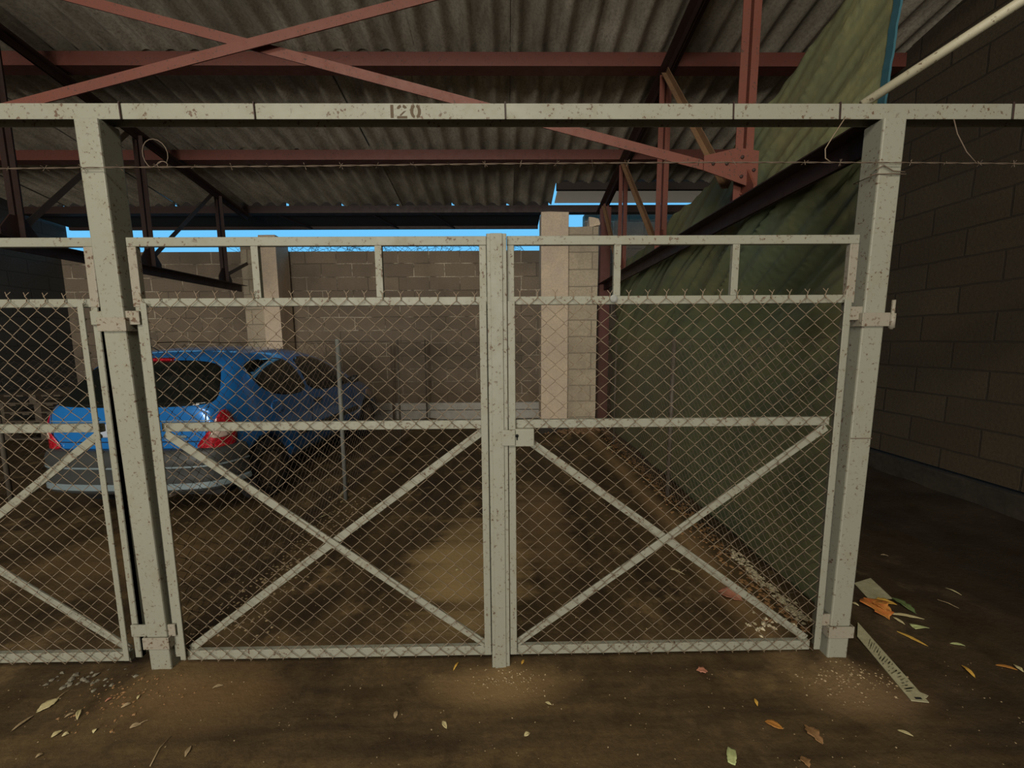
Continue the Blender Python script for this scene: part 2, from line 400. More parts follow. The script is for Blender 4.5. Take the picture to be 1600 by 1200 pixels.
tag(o, 'pale translucent flat roof panel right of the pale pillar', 'panel')
mb = MB(); mb.add([(.62,6.86,3.70),(4.0,6.86,3.70),(4.0,7.52,3.74),(.62,7.52,3.74)], [(0,1,2,3)])
# thin dried creeper twigs lying along the top of the back wall
rnd = random.Random(3); mb = MB()
for i in range(150):
    x = rnd.uniform(-5, .45); z = 3.155; p = [Vector((x, 7.46+rnd.uniform(-.04,.04), z))]; a = rnd.uniform(-1, 1)
    for k in range(4): p.append(p[-1] + Vector((rnd.uniform(-.10,.10)+a*.05, rnd.uniform(-.02,.02), rnd.uniform(.0,.08))))
    mb.tube(p, .003, 4)
m_tw = mat('twigs', (.03,.05,.06), .8)[0]
tag(mb.build('creeper_twigs', m_tw), 'thin tangled creeper twigs along the top of the back wall', 'twigs', kind='stuff')

# ------------------------------------------------------------------ pillars at the back wall
def rough_box(x0, x1, y0, y1, z0, z1, seed, amp=.008, step=.08):
    bm = bmesh.new(); bmesh.ops.create_cube(bm, size=1)
    for v in bm.verts: v.co = Vector((x0 + (v.co.x+.5)*(x1-x0), y0 + (v.co.y+.5)*(y1-y0), z0 + (v.co.z+.5)*(z1-z0)))
    for _ in range(3):
        bmesh.ops.subdivide_edges(bm, edges=[e for e in bm.edges if e.calc_length() > step], cuts=1, use_grid_fill=True)
    for v in bm.verts: v.co += Vector((nz(v.co.x+seed, v.co.y, v.co.z, 6), nz(v.co.x, v.co.y+seed, v.co.z, 6), nz(v.co.x, v.co.y, v.co.z+seed, 6)))*amp
    mb = MB(); bm.verts.index_update(); mb.add([v.co.copy() for v in bm.verts], [tuple(v.index for v in f.verts) for f in bm.faces]); bm.free(); return mb
tag(rough_box(.535, .955, 6.06, 6.44, -.02, 3.43, 1, .006).build('concrete_pillar', M['pillar'], bevel=.006), 'smooth pinkish concrete pillar left of the block pillar at the back', 'pillar')
tag(rough_box(.965, 1.425, 6.14, 6.46, -.02, 3.23, 2, .012).build('block_pillar', M['pil_block']), 'rough pale block pillar right of the smooth pillar at the back', 'pillar')
tag(rough_box(1.30, 1.42, 6.15, 6.40, 3.23, 3.38, 4, .05, .04).build('mortar_lump', M['pillar']), 'crumbling lump of mortar on top of the block pillar', 'rubble')
tag(rough_box(-4.62, -4.28, 6.95, 7.30, -.02, 3.3, 5, .012).build('block_pillar', M['pil_block']), 'rough stained block pillar behind the blue car', 'pillar')
tag(rough_box(-4.27, -3.98, 6.9, 7.30, -.02, 3.33, 6, .006).build('concrete_pillar', M['pillar'], bevel=.006), 'narrow concrete pillar rising behind the blue car roof', 'pillar')
mb = MB(); mb.box(.50, .98, 6.02, 6.10, 0, .10)
mb = rough_box(.50, .98, 5.99, 6.06, -.02, .14, 9, .012, .04); tag(mb.build('footing', M['slab']), 'rough concrete footing at the foot of the smooth pillar', 'footing')

# ------------------------------------------------------------------ trusses
def truss(X, ychord, verts, label, roof_off=.16, vm='red', dm='tan', zc=2.40, diags=()):
    root = empty('roof_truss', (X, 4, zc), label, 'truss', 'roof trusses')
    def top(y): return roof_z(y) - roof_off
    y0, y1 = ychord
    mb = MB(); mb.angle((X, y0, zc), (X, y1, zc), .10, .007, (1,0,0), (0,0,-1)); mb.angle((X-.012, y0, zc), (X-.012, y1, zc), .10, .007, (-1,0,0), (0,0,-1))
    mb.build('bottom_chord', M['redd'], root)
    mb = MB(); a, b = (X, y0, top(y0)), (X, y1+.3, top(y1+.3)); mb.angle(a, b, .075, .008, (1,0,0), (0,0,-1)); mb.angle((X-.012,)+a[1:], (X-.012,)+b[1:], .075, .008, (-1,0,0), (0,0,-1))
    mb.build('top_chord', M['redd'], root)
    for y in verts:
        mb = MB(); w = .05
        mb.angle((X+.004, y, zc), (X+.004, y, top(y)-.03), w, .006, (1,0,0), (0,1,0)); mb.angle((X-.016, y, zc), (X-.016, y, top(y)-.03), w, .006, (-1,0,0), (0,1,0))
        mb.build('vertical', M[vm], root)
        mb = MB(); z = zc - .01
        mb.prism([(X-.012, y-.13, z), (X-.012, y+.14, z), (X-.012, y+.14, z+.07), (X-.012, y+.05, z+.22), (X-.012, y-.05, z+.22), (X-.012, y-.13, z+.09)], (.014, 0, 0)); g = mb.build('gusset', M[vm], root)
        for dy, dz in ((-.09,.03),(.09,.03),(0,.08),(0,.16)): MB().lathe([(.009,0),(.009,.008),(.004,.012)], (X-.012, y+dy, z+dz), (-1,0,0), 8).build('rivet', M[vm], g)
    for (ya, za, yb, zb) in diags:
        mb = MB(); mb.angle((X-.02, ya, za), (X-.02, yb, zb), .05, .006, (-1,0,0), (0,0,1)); mb.build('diagonal', M[dm], root)
    return root
R = truss(1.6, (1.72, 6.42), (2.70, 4.09, 5.45), 'red roof truss above the right fence line by the green tarpaulin',
    diags=[(4.05, 4.08, 2.85, 2.56), (5.40, 3.83, 4.22, 2.56), (6.40, 3.62, 5.55, 2.56)])
mb = MB(); mb.box(1.56, 1.64, 6.38, 6.46, -.02, 3.65); mb.box(1.52, 1.68, 6.375, 6.385, -.02, 3.6); mb.box(1.52, 1.68, 6.455, 6.465, -.02, 3.6)
tag(mb.build('steel_column', M['purlin']), 'rusty red steel column between the block pillar and the tarpaulin', 'column')
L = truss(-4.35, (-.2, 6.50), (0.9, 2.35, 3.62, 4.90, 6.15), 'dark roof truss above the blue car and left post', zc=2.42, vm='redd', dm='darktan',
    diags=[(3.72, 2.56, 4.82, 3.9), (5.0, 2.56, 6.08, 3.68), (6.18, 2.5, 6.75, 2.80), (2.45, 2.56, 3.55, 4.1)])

def brace(a, b, label):
    mb = MB(); mb.angle(a, b, .06, .007, (0,1,0), (0,0,-1)) ; tag(mb.build('cross_brace', M['red']), label, 'brace', 'crossing red braces')
brace((-4.30, 2.615, 2.71), (1.58, 2.615, 4.12), 'red angle brace rising from the left up to the right')
brace((1.58, 2.66, 2.60), (-4.3, 2.66, 4.06), 'red angle brace falling from the upper left to the riveted gusset')
mb = MB(); mb.prism([(1.30, 2.655, 2.60), (1.60, 2.655, 2.50), (1.66, 2.655, 2.50), (1.66, 2.655, 2.72), (1.52, 2.655, 2.74), (1.30, 2.655, 2.69)], (0, -.008, 0))
g = mb.build('gusset_plate', M['red'], R)
for x, z in ((1.36,2.64),(1.45,2.64),(1.55,2.56),(1.55,2.68),(1.63,2.6)): MB().lathe([(.011,0),(.011,.008),(.005,.012)], (x, 2.647, z), (0,-1,0), 8).build('rivet', M['redd'], g)

# ------------------------------------------------------------------ number beam and posts
beam = empty('number_beam', (0, 1.65, 2.36), 'long pale painted steel beam carrying a stencilled 120 over the gates', 'beam')
mb = MB(); zt, zb_ = 2.421, 2.364
rb = random.Random(5)
mb.box(-5, 4.0, 1.618, 1.622, zb_, zt); mb.box(-5, 4.0, 1.622, 1.70, zt-.004, zt); mb.box(-5, 4.0, 1.696, 1.70, zb_+.012, zt-.004)
mb.build('channel', M['paint'], beam)
mb = MB()
for x in (-1.49, -.975, 0.0, .03-.06, .90, 1.325, 2.02):   # tie wire / weld seams round the beam
    if x in (.03-.06,): continue
    y0, y1 = 1.614, 1.703
    mb.tube([(x, y0, zt+.003), (x+.002, y0, zb_-.003), ], .0032, 6); mb.tube([(x, y0, zt+.003), (x, y1, zt+.003)], .003, 6)
mb.build('tie_wire', M['redd'], beam)
m_st, t, b = mat('faded_brown_stencil', (.085,.06,.035), .8)
def stencil(parent):
    mb = MB(); y = 1.6172; h = .050; z0 = 2.366; x = -.448; q = .0009
    def rect(xa, xb, za, zb): mb.box(xa, xb, y, y+q, za, zb)
    def arc(cx, cz, rx, rz, a0, a1, w0, n=14, w1=None):
        w1 = w1 or w0
        for i in range(n):
            A, B = radians(a0+(a1-a0)*i/n), radians(a0+(a1-a0)*(i+1)/n)
            p = [(cx+rx*cos(A), cz+rz*sin(A)), (cx+rx*cos(B), cz+rz*sin(B)), (cx+(rx-w0)*cos(B), cz+(rz-w1)*sin(B)), (cx+(rx-w0)*cos(A), cz+(rz-w1)*sin(A))]
            mb.prism([(u, y, v) for u, v in p], (0, q, 0))
    rect(x, x+.012, z0+.002, z0+h)                                   # 1
    cx = x+.045                                                      # 2, with stencil bridges
    arc(cx, z0+.034, .020, .017, 15, 75, .010); arc(cx, z0+.034, .020, .017, 105, 175, .010)
    mb.prism([(cx+.016, y, z0+.028), (cx+.006, y, z0+.026), (cx-.010, y, z0+.012), (cx-.004, y, z0+.010)], (0, q, 0))
    rect(cx-.020, cx+.020, z0, z0+.009)
    cx = x+.098                                                      # 0, two halves
    arc(cx, z0+.026, .021, .026, 105, 255, .012, w1=.009); arc(cx, z0+.026, .021, .026, -75, 75, .012, w1=.009)
    mb.build('stencilled_number', m_st, parent)
stencil(beam)

def tilt_box(mb, cx0, cx1, w, y0, y1, z0, z1):
    vs = []
    for cx, z in ((cx0, z0), (cx1, z1)):
        vs += [(cx-w/2, y0, z), (cx+w/2, y0, z), (cx+w/2, y1, z), (cx-w/2, y1, z)]
    mb.add(vs, [(0,3,2,1),(4,5,6,7),(0,1,5,4),(1,2,6,5),(2,3,7,6),(3,0,4,7)])
def post(cx0, cx1, label, ydeep=.09, y=1.60):
    root = empty('gate_post', (cx0, y, 0), label, 'post', 'square gate posts')
    mb = MB(); tilt_box(mb, cx0, cx1, .092, y, y+ydeep, -.03, 2.362); mb.build('shaft', M['paint'], root, bevel=.006)
    s = 1 if cx1 > 0 else -1
    for z in (1.575, .165):
        c = cx0 + (cx1-cx0)*z/2.36
        mb = MB(); t_ = .006
        mb.box(c-.052-t_, c+.052+t_, y-.004-t_, y-.004, z-.028, z+.028)
        mb.box(c-.052-t_, c-.052, y-.004, y+ydeep, z-.028, z+.028); mb.box(c+.052, c+.052+t_, y-.004, y+ydeep, z-.028, z+.028)
        mb.build('clamp', M['paint_rusty'], root, bevel=.002)
    return root
LP = post(-1.575, -1.612, 'square pale steel gate post right of centre of the car, left of gate')
LP['label'] = 'square pale speckled post between the neighbouring gate and the closed gate, in front of car'
RP = post(1.512, 1.538, 'square pale speckled post at the right end of the gate beside the tarpaulin')
mb = MB(); mb.tube([(1.605, 1.60, 1.535), (1.605, 1.60, 1.655)], .007, 8); mb.tube([(1.605, 1.60, 1.54), (1.605, 1.60, 1.60)], .012, 10)
mb.build('hinge_pin', M['paint_rusty'], RP, smooth=True)
mb = MB(); mb.box(1.479, 1.569, 1.597, 1.60, 1.068, 1.071); mb.build('weld_seam', M['rustwire'], RP)

# ------------------------------------------------------------------ chain-link
def chain(u0, u1, z0, z1, P, pu=.075, pz=.070, r=.00145, seed=0, sag=0, sides=5, top_tw=True, dphi=0):
    """diamond mesh of separate zigzag wires; P(u, z, off) -> point"""
    rnd = random.Random(seed); mb = MB(); n = int(round((u1-u0)/(pu/2))); rows = int((z1-z0)/(pz/2))
    def warp(u, z): return (u + sag*nz(u*2, z*2, seed, 1)*.012, z + sag*nz(u*2, z*2, seed+9, 1)*.012)
    for i in range(n):
        a, b = u0 + i*pu/2, u0 + (i+1)*pu/2; pts = []
        for j in range(rows+1):
            z = z1 - j*pz/2; right = (i+j) % 2
            u = b if right else a
            uu, zz = warp(u, z); k = 1 if right else -1
            # hook past the neighbour, out of plane
            pts.append(P(uu, zz+.002, .0022*k)); pts.append(P(uu, zz-.002, -.0022*k))
        if top_tw:
            uu, zz = warp(a if i % 2 == 0 else b, z1)
            if (i % 2) == 0:
                pass
            u_t = b if (i) % 2 else a
            e = .012 if i % 2 else -.012
            uu, zz = warp(u_t, z1); pts = [P(uu+e*.9, zz+.034, .003), P(uu-e*.1, zz+.018, -.003), P(uu+e*.1, zz+.008, .003)] + pts
            zl = z1 - rows*pz/2
        mb.tube(pts, r, sides, cap=False)
    return mb

# ------------------------------------------------------------------ gate leaves
def leaf(hx, dirn, label, seed, cover=False, lock=False, width=1.45):
    """hx: x of the hinge edge; dirn +1 means the leaf extends towards +x"""
    root = empty('gate_leaf', (hx, 1.64, .06), label, 'gate', 'chain-link gate leaves')
    X = lambda u: hx + dirn*u
    def bx(mb, u0, u1, y0, y1, z0, z1): a, b = sorted((X(u0), X(u1))); mb.box(a, b, y0, y1, z0, z1)
    def part(name, m, fn, bevel=.0025, parent=root): mb = MB(); fn(mb); return mb.build(name, m, parent, bevel=bevel)
    y0, y1 = 1.620, 1.642; W_ = width
    part('top_rail', M['paint'], lambda mb: bx(mb, 0, W_, y0, y1, 1.886, 1.922))
    part('middle_rail', M['paint'], lambda mb: bx(mb, .035, W_, y0, y1, 1.646, 1.680))
    part('middle_rail', M['paint'], lambda mb: bx(mb, .06, W_, y0, y1, 1.123, 1.160))
    part('bottom_rail', M['paint'], lambda mb: bx(mb, .06, W_, y0, y1, .058, .103))
    part('hinge_stile', M['paint_rusty'], lambda mb: bx(mb, 0, .036, y0, y1, 1.646, 1.886))
    part('hinge_stile', M['paint'], lambda mb: (bx(mb, .006, .036, y0, y1, .075, 1.646), bx(mb, .006, .012, y0, y1+.02, .075, 1.646)))
    part('meeting_stile', M['paint'], lambda mb: bx(mb, W_-.03, W_-.001, y0+.001, y1+.001, .104, 1.8855))
    part('mesh_clamp_bar', M['paint'], lambda mb: bx(mb, .046 if not lock else .028, .070 if not lock else .056, 1.600, 1.606, .075, 1.66))
    part('mesh_clamp_bar', M['paint'], lambda mb: bx(mb, W_-.032, W_-.002, 1.600, 1.606, .075, 1.66))
    for u in (.5, 1.0) if not lock else (.5, .99): part('spacer_bar', M['paint'], lambda mb: bx(mb, u-.005, u+.024, y0, y0+.02, 1.680, 1.886), .002)
    zt_, zb = 1.115, .105
    mb = MB(); mb.bar((X(.07), y0+.004, zt_), (X(W_-.02), y0+.004, zb), .034, .008, (0,0,1)); mb.build('brace', M['paint'], root, bevel=.002)
    mb = MB(); mb.bar((X(.07), y0+.016, zb), (X(W_-.02), y0+.016, zt_), .034, .008, (0,0,1)); mb.build('brace', M['paint'], root, bevel=.002)
    mb = chain(.05, W_-.004, .03, 1.672, lambda u, z, o: Vector((X(u), 1.612+o, z)), seed=seed, sag=1)
    mb.build('chain_link_mesh', M['wire'], root, smooth=True, recalc=False)
    for z in (1.602, .215):
        def st(mb): bx(mb, -.052, .03, 1.608, 1.616, z-.028, z+.028)
        part('hinge_strap', M['paint_rusty'] if seed != 9 else M['paint'], st, .002)
    if cover:
        def cv(mb):
            bx(mb, W_+.001, W_+.082, 1.594, 1.600, .0, 1.925); bx(mb, W_+.016, W_+.066, 1.588, 1.594, .0, 1.925)
            bx(mb, W_+.001, W_+.006, 1.594, 1.655, .0, 1.925)
        part('cover_strip', M['paint'], cv, .0035)
    if lock:
        def lk(mb): bx(mb, W_-.110, W_-.030, 1.592, 1.622, 1.050, 1.126)
        l = part('lock_box', M['paint'], lk, .003)
        part('lock_plate', M['paint'], lambda mb: bx(mb, W_-.0295, W_+.03, 1.584, 1.590, 1.056, 1.124), .002, l)
        mb = MB(); c = Vector((X(W_-.037), 1.5905, 1.098)); mb.lathe([(.007, 0), (.007, .003)], c, (0,-1,0), 12); mb.box(c.x-.0028, c.x+.0028, 1.5875, 1.5905, c.z-.018, c.z)
        mb.build('keyhole', M['hole'], l)
        mb = MB(); mb.lathe([(.016, 0), (.016, .003), (.010, .006)], (X(W_-.44), 1.608, 1.668), (0,-1,0), 14); mb.build('washer', M['gal'], root)
    return root
leaf(-1.531, 1, 'left leaf of the closed chain-link gate with the wide cover strip', 3, cover=True, width=1.45)
leaf(1.457, -1, 'right leaf of the closed chain-link gate with lock box, before the tarpaulin', 5, lock=True, width=1.455)
leaf(-1.668, -1, 'neighbouring chain-link gate leaf cut off at the left edge of the view', 9)

# ------------------------------------------------------------------ divider fences along both sides of the bay
def divider(X, y0, y1, posts, label, seed, h=1.50):
    root = empty('divider_fence', (X, y0, 0), label, 'fence', 'chain-link divider fences')
    for y in posts:
        mb = MB(); mb.tube([(X, y, -.02), (X+.006, y, h+.02)], .019 if y < 4 else .013, 12); mb.build('fence_post', M['gal' if (y < 3.48 and X < 0) else 'oldpost'], root, smooth=True)
    mb = chain(y0, y1, .04, h-.01, lambda u, z, o: Vector((X-.022+o, u, z)), seed=seed, sag=1.5, sides=4, top_tw=False, r=.0013)
    mb.build('chain_link_mesh', M['rustwire'], root, smooth=True, recalc=False)
    mb = MB(); mb.tube([(X-.02, y0+(y1-y0)*i/40, h+.004*sin(i*1.3)) for i in range(41)], .0022, 5); mb.build('top_wire', M['rustwire'], root)
divider(-1.52, 1.72, 7.2, (3.47, 5.35, 7.15), 'low chain-link divider with thin posts between the blue car and the empty bay', 11)
divider(1.50, 1.72, 6.9, (3.46, 5.3), 'low chain-link divider in front of the green tarpaulin', 12)
divider(-4.80, 1.72, 6.8, (3.62, 5.6), 'low chain-link divider left of the blue car', 13, h=1.34)
mb = MB(); mb.tube([(-2.15, 7.16, -.02), (-2.15, 7.16, 1.42)], .018, 10); tag(mb.build('stake', M['rustwire'], smooth=True), 'thin brown stake standing near the back wall', 'stake')

# ------------------------------------------------------------------ barbed wire
def barbed(pts, label, m='rustwire', step=.13, r=.0022, seed=0):
    mb = MB(); rnd = random.Random(seed); P = [Vector(p) for p in pts]
    fine = []
    for a, b in zip(P, P[1:]):
        n = max(2, int((b-a).length/.02)); fine += [a.lerp(b, i/n) for i in range(n)]
    fine.append(P[-1])
    for ph in (0, pi):
        mb.tube([p + Vector((0, cos(i*.9+ph), sin(i*.9+ph)))*r*.8 for i, p in enumerate(fine)], r*.6, 4)
    root = mb.build('barbed_wire', M[m], smooth=True); tag(root, label, 'wire')
    k = 0; d = 0
    mb = MB()
    for i in range(1, len(fine)):
        d += (fine[i]-fine[i-1]).length
        if d > step:
            d = 0; c = fine[i]
            for _ in range(2):
                v = Vector((rnd.uniform(-.5,.5), rnd.uniform(-1,1), rnd.uniform(-1,1))).normalized()*.013
                mb.tube([c-v, c+v], .0011, 4)
    b = mb.build('barbs', M[m], root); b['kind'] = 'stuff'
    return root
barbed([(-5, 1.59, 2.165), (-2.0, 1.59, 2.170), (-1.61, 1.585, 2.172), (-.8, 1.59, 2.178), (0, 1.59, 2.186), (.8, 1.59, 2.190), (1.54, 1.585, 2.186), (2.2, 1.59, 2.182), (3.98, 1.59, 2.178)],
    'barbed wire strung level below the number beam across both gates')
mb = MB()
loop = [(-1.36+.055*cos(a)*(1-.02*i), 1.595, 2.225+.055*sin(a)) for i, a in enumerate([-.6+k*.35 for k in range(15)])]
loop += [(-1.33+.02*cos(a), 1.593, 2.185+.013*sin(a)) for a in [pi/2-k*.5 for k in range(16)]]
mb.tube(loop, .0016, 5); tag(mb.build('wire_loop', M['rustwire'], smooth=True), 'loose curled wire end looped on the barbed wire right of left post', 'wire')
mb = MB(); mb.tube([(1.345, 1.612, 2.37), (1.33, 1.60, 2.35), (1.29, 1.595, 2.29), (1.26, 1.592, 2.24), (1.262, 1.59, 2.205), (1.285, 1.59, 2.190)], .0022, 5)
tag(mb.build('tie_wire', M['wire'], smooth=True), 'pale bent wire hanging from the beam left of the right post', 'wire')
mb = MB(); mb.tube([(1.78, 1.61, 2.36), (1.79, 1.60, 2.30), (1.83, 1.595, 2.23), (1.87, 1.59, 2.185)], .002, 5)
tag(mb.build('tie_wire', M['rustwire'], smooth=True), 'bent wire hanging from the beam right of the right post', 'wire')
mb = MB(); mb.tube([(1.475, 1.597, 2.165), (1.5, 1.592, 2.18), (1.54, 1.592, 2.158), (1.59, 1.594, 2.155), (1.597, 1.65, 2.152), (1.48, 1.70, 2.15), (1.478, 1.6, 2.15), (1.54, 1.592, 2.148), (1.595, 1.594, 2.146)], .0022, 5)
tag(mb.build('tie_wire', M['rustwire'], smooth=True), 'wire wrapped round the top of the right post', 'wire')
mb = MB(); mb.tube([(1.45, 1.66, 2.441), (1.80, 1.45, 2.66), (3.99, .16, 4.08)], .0175, 16)
tag(mb.build('pole', metal_paint('pale_pole_paint', (.42,.39,.28), amount=.62), smooth=True), 'pale round pole resting on the beam above the right post', 'pole')

# ------------------------------------------------------------------ tarpaulin
def tarp_top(y):
    P = [(1.80, 3.75), (1.95, 3.42), (2.12, 3.20), (2.65, 3.03), (3.4, 2.80), (4.4, 2.70), (5.2, 2.66), (6.3, 2.6)]
    for (a, za), (b, zb) in zip(P, P[1:]):
        if y <= b: return za + (zb-za)*max(0, (y-a))/(b-a)
    return P[-1][1]
def tarp_x(y, z):
    # long straight folds running down towards the back
    s = .54*y + .84*z + .03*nz(y, z, 3, .7); q = .84*y - .54*z
    a = .016 + .065*max(0, min(1, (z-.8)/1.5))*(1-.55*max(0, min(1, (z-2.45)/.3))) + .055*max(0, 1-abs(z-1.75)/.8)
    f = 0
    for k, (fr, w) in enumerate(((1.9, 1.0), (4.6, .55), (9.5, .35), (21.0, .16))):
        n_ = noise.noise(Vector((s*fr, q*.15, k*7.3)))
        f += w*(.5 - min(1, 2.2*abs(n_)))
    a *= .25 + .75*min(1, (y-1.86)/.25)
    return 1.73 - a*f + .03*exp(-((z-2.36)/.10)**2) + .03*nz(y, z, 1, 1.1)
mb = MB(); ny_, nz_ = 300, 150; vs = []; fs = []
for i in range(ny_+1):
    y = 1.865 + (6.3-1.865)*(i/ny_)**1.25
    zt_ = tarp_top(y)+.02*nz(y, 0, 0, 9)
    for j in range(nz_+1):
        z = .01 + (zt_-.01)*j/nz_
        x = tarp_x(y, z); 
        vs.append((x, y, z))
for i in range(ny_):
    for j in range(nz_): fs.append((i*(nz_+1)+j, (i+1)*(nz_+1)+j, (i+1)*(nz_+1)+j+1, i*(nz_+1)+j+1))
mb.add(vs, fs); tp = mb.build('tarpaulin', M['tarp'], smooth=True, recalc=False)
sd = tp.modifiers.new('t', 'SOLIDIFY'); sd.thickness = .002
tag(tp, 'large green tarpaulin sheet hung in folds along the right side of the bay', 'tarpaulin')
mb = MB(); pts = [(tarp_x(1.865, z), z) for z in [2.42 + (3.55-2.42)*k/60 for k in range(61)]]
vs = []
for x, z in pts: vs += [(x-.004, 1.835, z), (x-.004, 1.87, z), (x+.006, 1.87, z), (x+.006, 1.835, z)]
fs = [(4*i+a, 4*i+(a+1)%4, 4*i+4+(a+1)%4, 4*i+4+a) for i in range(60) for a in range(4)]
mb.add(vs, fs+[(0,1,2,3),(240,243,242,241)]); mb.build('hem', M['hem'], tp)

# ------------------------------------------------------------------ pallets in the far left corner
m_wood = stone('grey_pallet_wood', (.13,.10,.07), (.09,.07,.05), 8)
def pallet(loc, rz, label):
    root = empty('pallet', loc, label, 'pallet', 'stacked pallets in the corner', 0); x, y, z = loc
    for k, yy in enumerate((-.45, 0, .45)):
        mb = MB(); mb.box(x-.6, x+.6, y+yy-.05, y+yy+.05, z, z+.022); mb.build('bottom_board', m_wood, root)
        for xx in (-.55, 0, .55):
            mb = MB(); mb.box(x+xx-.05, x+xx+.05, y+yy-.05, y+yy+.05, z+.022, z+.115); mb.build('block', m_wood, root)
    for k in range(7):
        xx = -.55+k*1.1/6; mb = MB(); mb.box(x+xx-.05, x+xx+.05, y-.5, y+.5, z+.115, z+.14); mb.build('deck_board', m_wood, root)
    return root
for k, lb in enumerate(('lowest', 'second from below', 'third from below', 'fourth from below', 'topmost')):
    pallet((-7.1+.03*(k % 2), 6.35-.02*k, .03+.142*k), 0, 'grey wooden pallet in the far left corner, %s of the stack' % lb)

# ------------------------------------------------------------------ blue hatchback
def cpaint():
    m, t, b = mat('metallic_blue_paint', (.018,.15,.46), .28); b.inputs['Coat Weight'].default_value = .8; b.inputs['Coat Roughness'].default_value = .06
    b.inputs['Metallic'].default_value = .25
    f = noise_n(t, coords(t), 5, 5); t.links.new(mix(t, ramp(t, f, [(.4, 0.0), (.7, .25)]), (.016,.20,.62), (.02,.15,.42)), b.inputs['Base Color']); return m
M['car'] = cpaint()
M['glass'] = mat('dark_tinted_glass', (.008,.010,.009), .05, 0, .8)[0]
M['cgrey'] = mat('dark_grey_bumper_plastic', (.045,.048,.048), .45)[0]
M['chrome_glint'] = mat('pale_trim_and_glint', (.30,.38,.42), .3, .4)[0]  # for badges and strips, and for highlights painted on tailgate and bumper
m, t, b = mat('red_lamp_lens', (.42,.008,.018), .15); b.inputs['Coat Weight'].default_value = 1
c_ = noise_n(t, coords(t), 60, 2); t.links.new(mix(t, ramp(t, c_, [(.5, 0.0), (.62, 1.0)]), (.33,.004,.012), (.62,.03,.06)), b.inputs['Base Color']); M['lamp'] = m
M['lampc'] = mat('clear_lamp_lens', (.55,.42,.36), .12)[0]
M['alloy'] = mat('dusty_hubcap', (.16,.13,.10), .5, .3)[0]
M['trim'] = mat('black_trim', (.015,.015,.016), .5)[0]
M['plate'] = mat('number_plate', (.45,.50,.60), .4)[0]
M['band'] = mat('plate_blue_band', (.01,.03,.45), .4)[0]
def make_car(ox, oy, rz):
    car = empty('car', (0, 0, 0), 'blue three-door hatchback parked nose-in beyond the left post', 'car')
    # rings: y, zb, (w, z) x 6 from the sill up, ztop
    S = [
     (0.00, .42, [(.60,.42),(.70,.52),(.715,.70),(.70,.86),(.64,.925),(.50,.95)], .955),
     (0.05, .36, [(.70,.36),(.765,.46),(.785,.68),(.765,.88),(.70,.965),(.56,.995)], 1.00),
     (0.15, .30, [(.74,.30),(.80,.42),(.812,.68),(.79,.90),(.735,1.00),(.62,1.075)], 1.09),
     (0.30, .25, [(.75,.25),(.812,.40),(.822,.68),(.80,.92),(.72,1.12),(.62,1.235)], 1.265),
     (0.44, .22, [(.76,.22),(.818,.38),(.826,.68),(.805,.93),(.70,1.22),(.59,1.345)], 1.375),
     (0.75, .21, [(.76,.21),(.82,.37),(.828,.67),(.81,.93),(.69,1.26),(.57,1.385)], 1.42),
     (1.20, .20, [(.76,.20),(.82,.37),(.828,.66),(.81,.92),(.69,1.26),(.56,1.39)], 1.43),
     (1.70, .20, [(.76,.20),(.82,.37),(.828,.65),(.81,.91),(.70,1.23),(.56,1.365)], 1.41),
     (2.10, .20, [(.76,.20),(.82,.37),(.828,.64),(.81,.90),(.71,1.14),(.58,1.27)], 1.315),
     (2.50, .20, [(.76,.20),(.82,.37),(.826,.63),(.805,.87),(.74,1.00),(.62,1.09)], 1.13),
     (2.85, .21, [(.76,.21),(.815,.37),(.822,.60),(.79,.82),(.72,.90),(.55,.945)], .965),
     (3.20, .23, [(.74,.23),(.80,.38),(.805,.58),(.76,.77),(.66,.84),(.45,.875)], .885),
     (3.52, .27, [(.69,.27),(.75,.38),(.755,.54),(.70,.69),(.58,.755),(.38,.785)], .79),
     (3.70, .32, [(.56,.32),(.62,.40),(.625,.50),(.58,.61),(.47,.655),(.30,.67)], .675),
    ]
    def zf(z): return z + max(0, z-.55)*.055
    S = [(y, zb, [(x*(.90+.10*min(1, y/.6)), zf(z)) for x, z in pr], zf(zt_)) for y, zb, pr, zt_ in S]
    mb = MB(); vs = []
    for y, zb, pr, zt_ in S:
        ring = [(0, zb)] + pr + [(0, zt_)] + [(-x, z) for x, z in reversed(pr)]
        # insert duplicates not needed
        for x, z in ring: vs.append((x, y, z))
    nr = len(ring); fs = [(i*nr+k, i*nr+(k+1) % nr, (i+1)*nr+(k+1) % nr, (i+1)*nr+k) for i in range(len(S)-1) for k in range(nr)]
    fs += [tuple(range(nr-1, -1, -1)), tuple(range((len(S)-1)*nr, len(S)*nr))]
    # cap rings as quads strips
    def cap(base, flip):
        out = []
        idx = lambda k: base + k % nr
        for k in range(nr//2):
            a, b, c, d = idx(k), idx(k+1), idx(nr-k-1), idx(nr-k)
            if k == 0: f = (idx(0), idx(1), idx(nr-1))
            elif k+1 == nr-k-1: f = (a, b, d)
            else: f = (a, b, c, d)
            out.append(tuple(reversed(f)) if flip else f)
        return out
    fs = fs[:-2] + cap(0, False) + cap((len(S)-1)*nr, True)
    mb.add(vs, fs); body = mb.build('body_tmp', M['car'], None, smooth=True)
    ss = body.modifiers.new('s', 'SUBSURF'); ss.levels = 3; ss.render_levels = 3
    HY = (.55, 3.02); HZ = .29
    cut = MB()
    for y in HY:
        for s in (1, -1): cut.lathe([(.335, 0), (.335, .30)], (s*.62, y, HZ+.02), (s, 0, 0), 40)
    co = cut.build('cut_tmp', M['trim'])
    bo = body.modifiers.new('b', 'BOOLEAN'); bo.object = co; bo.operation = 'DIFFERENCE'; bo.solver = 'EXACT'
    dg = bpy.context.evaluated_depsgraph_get()
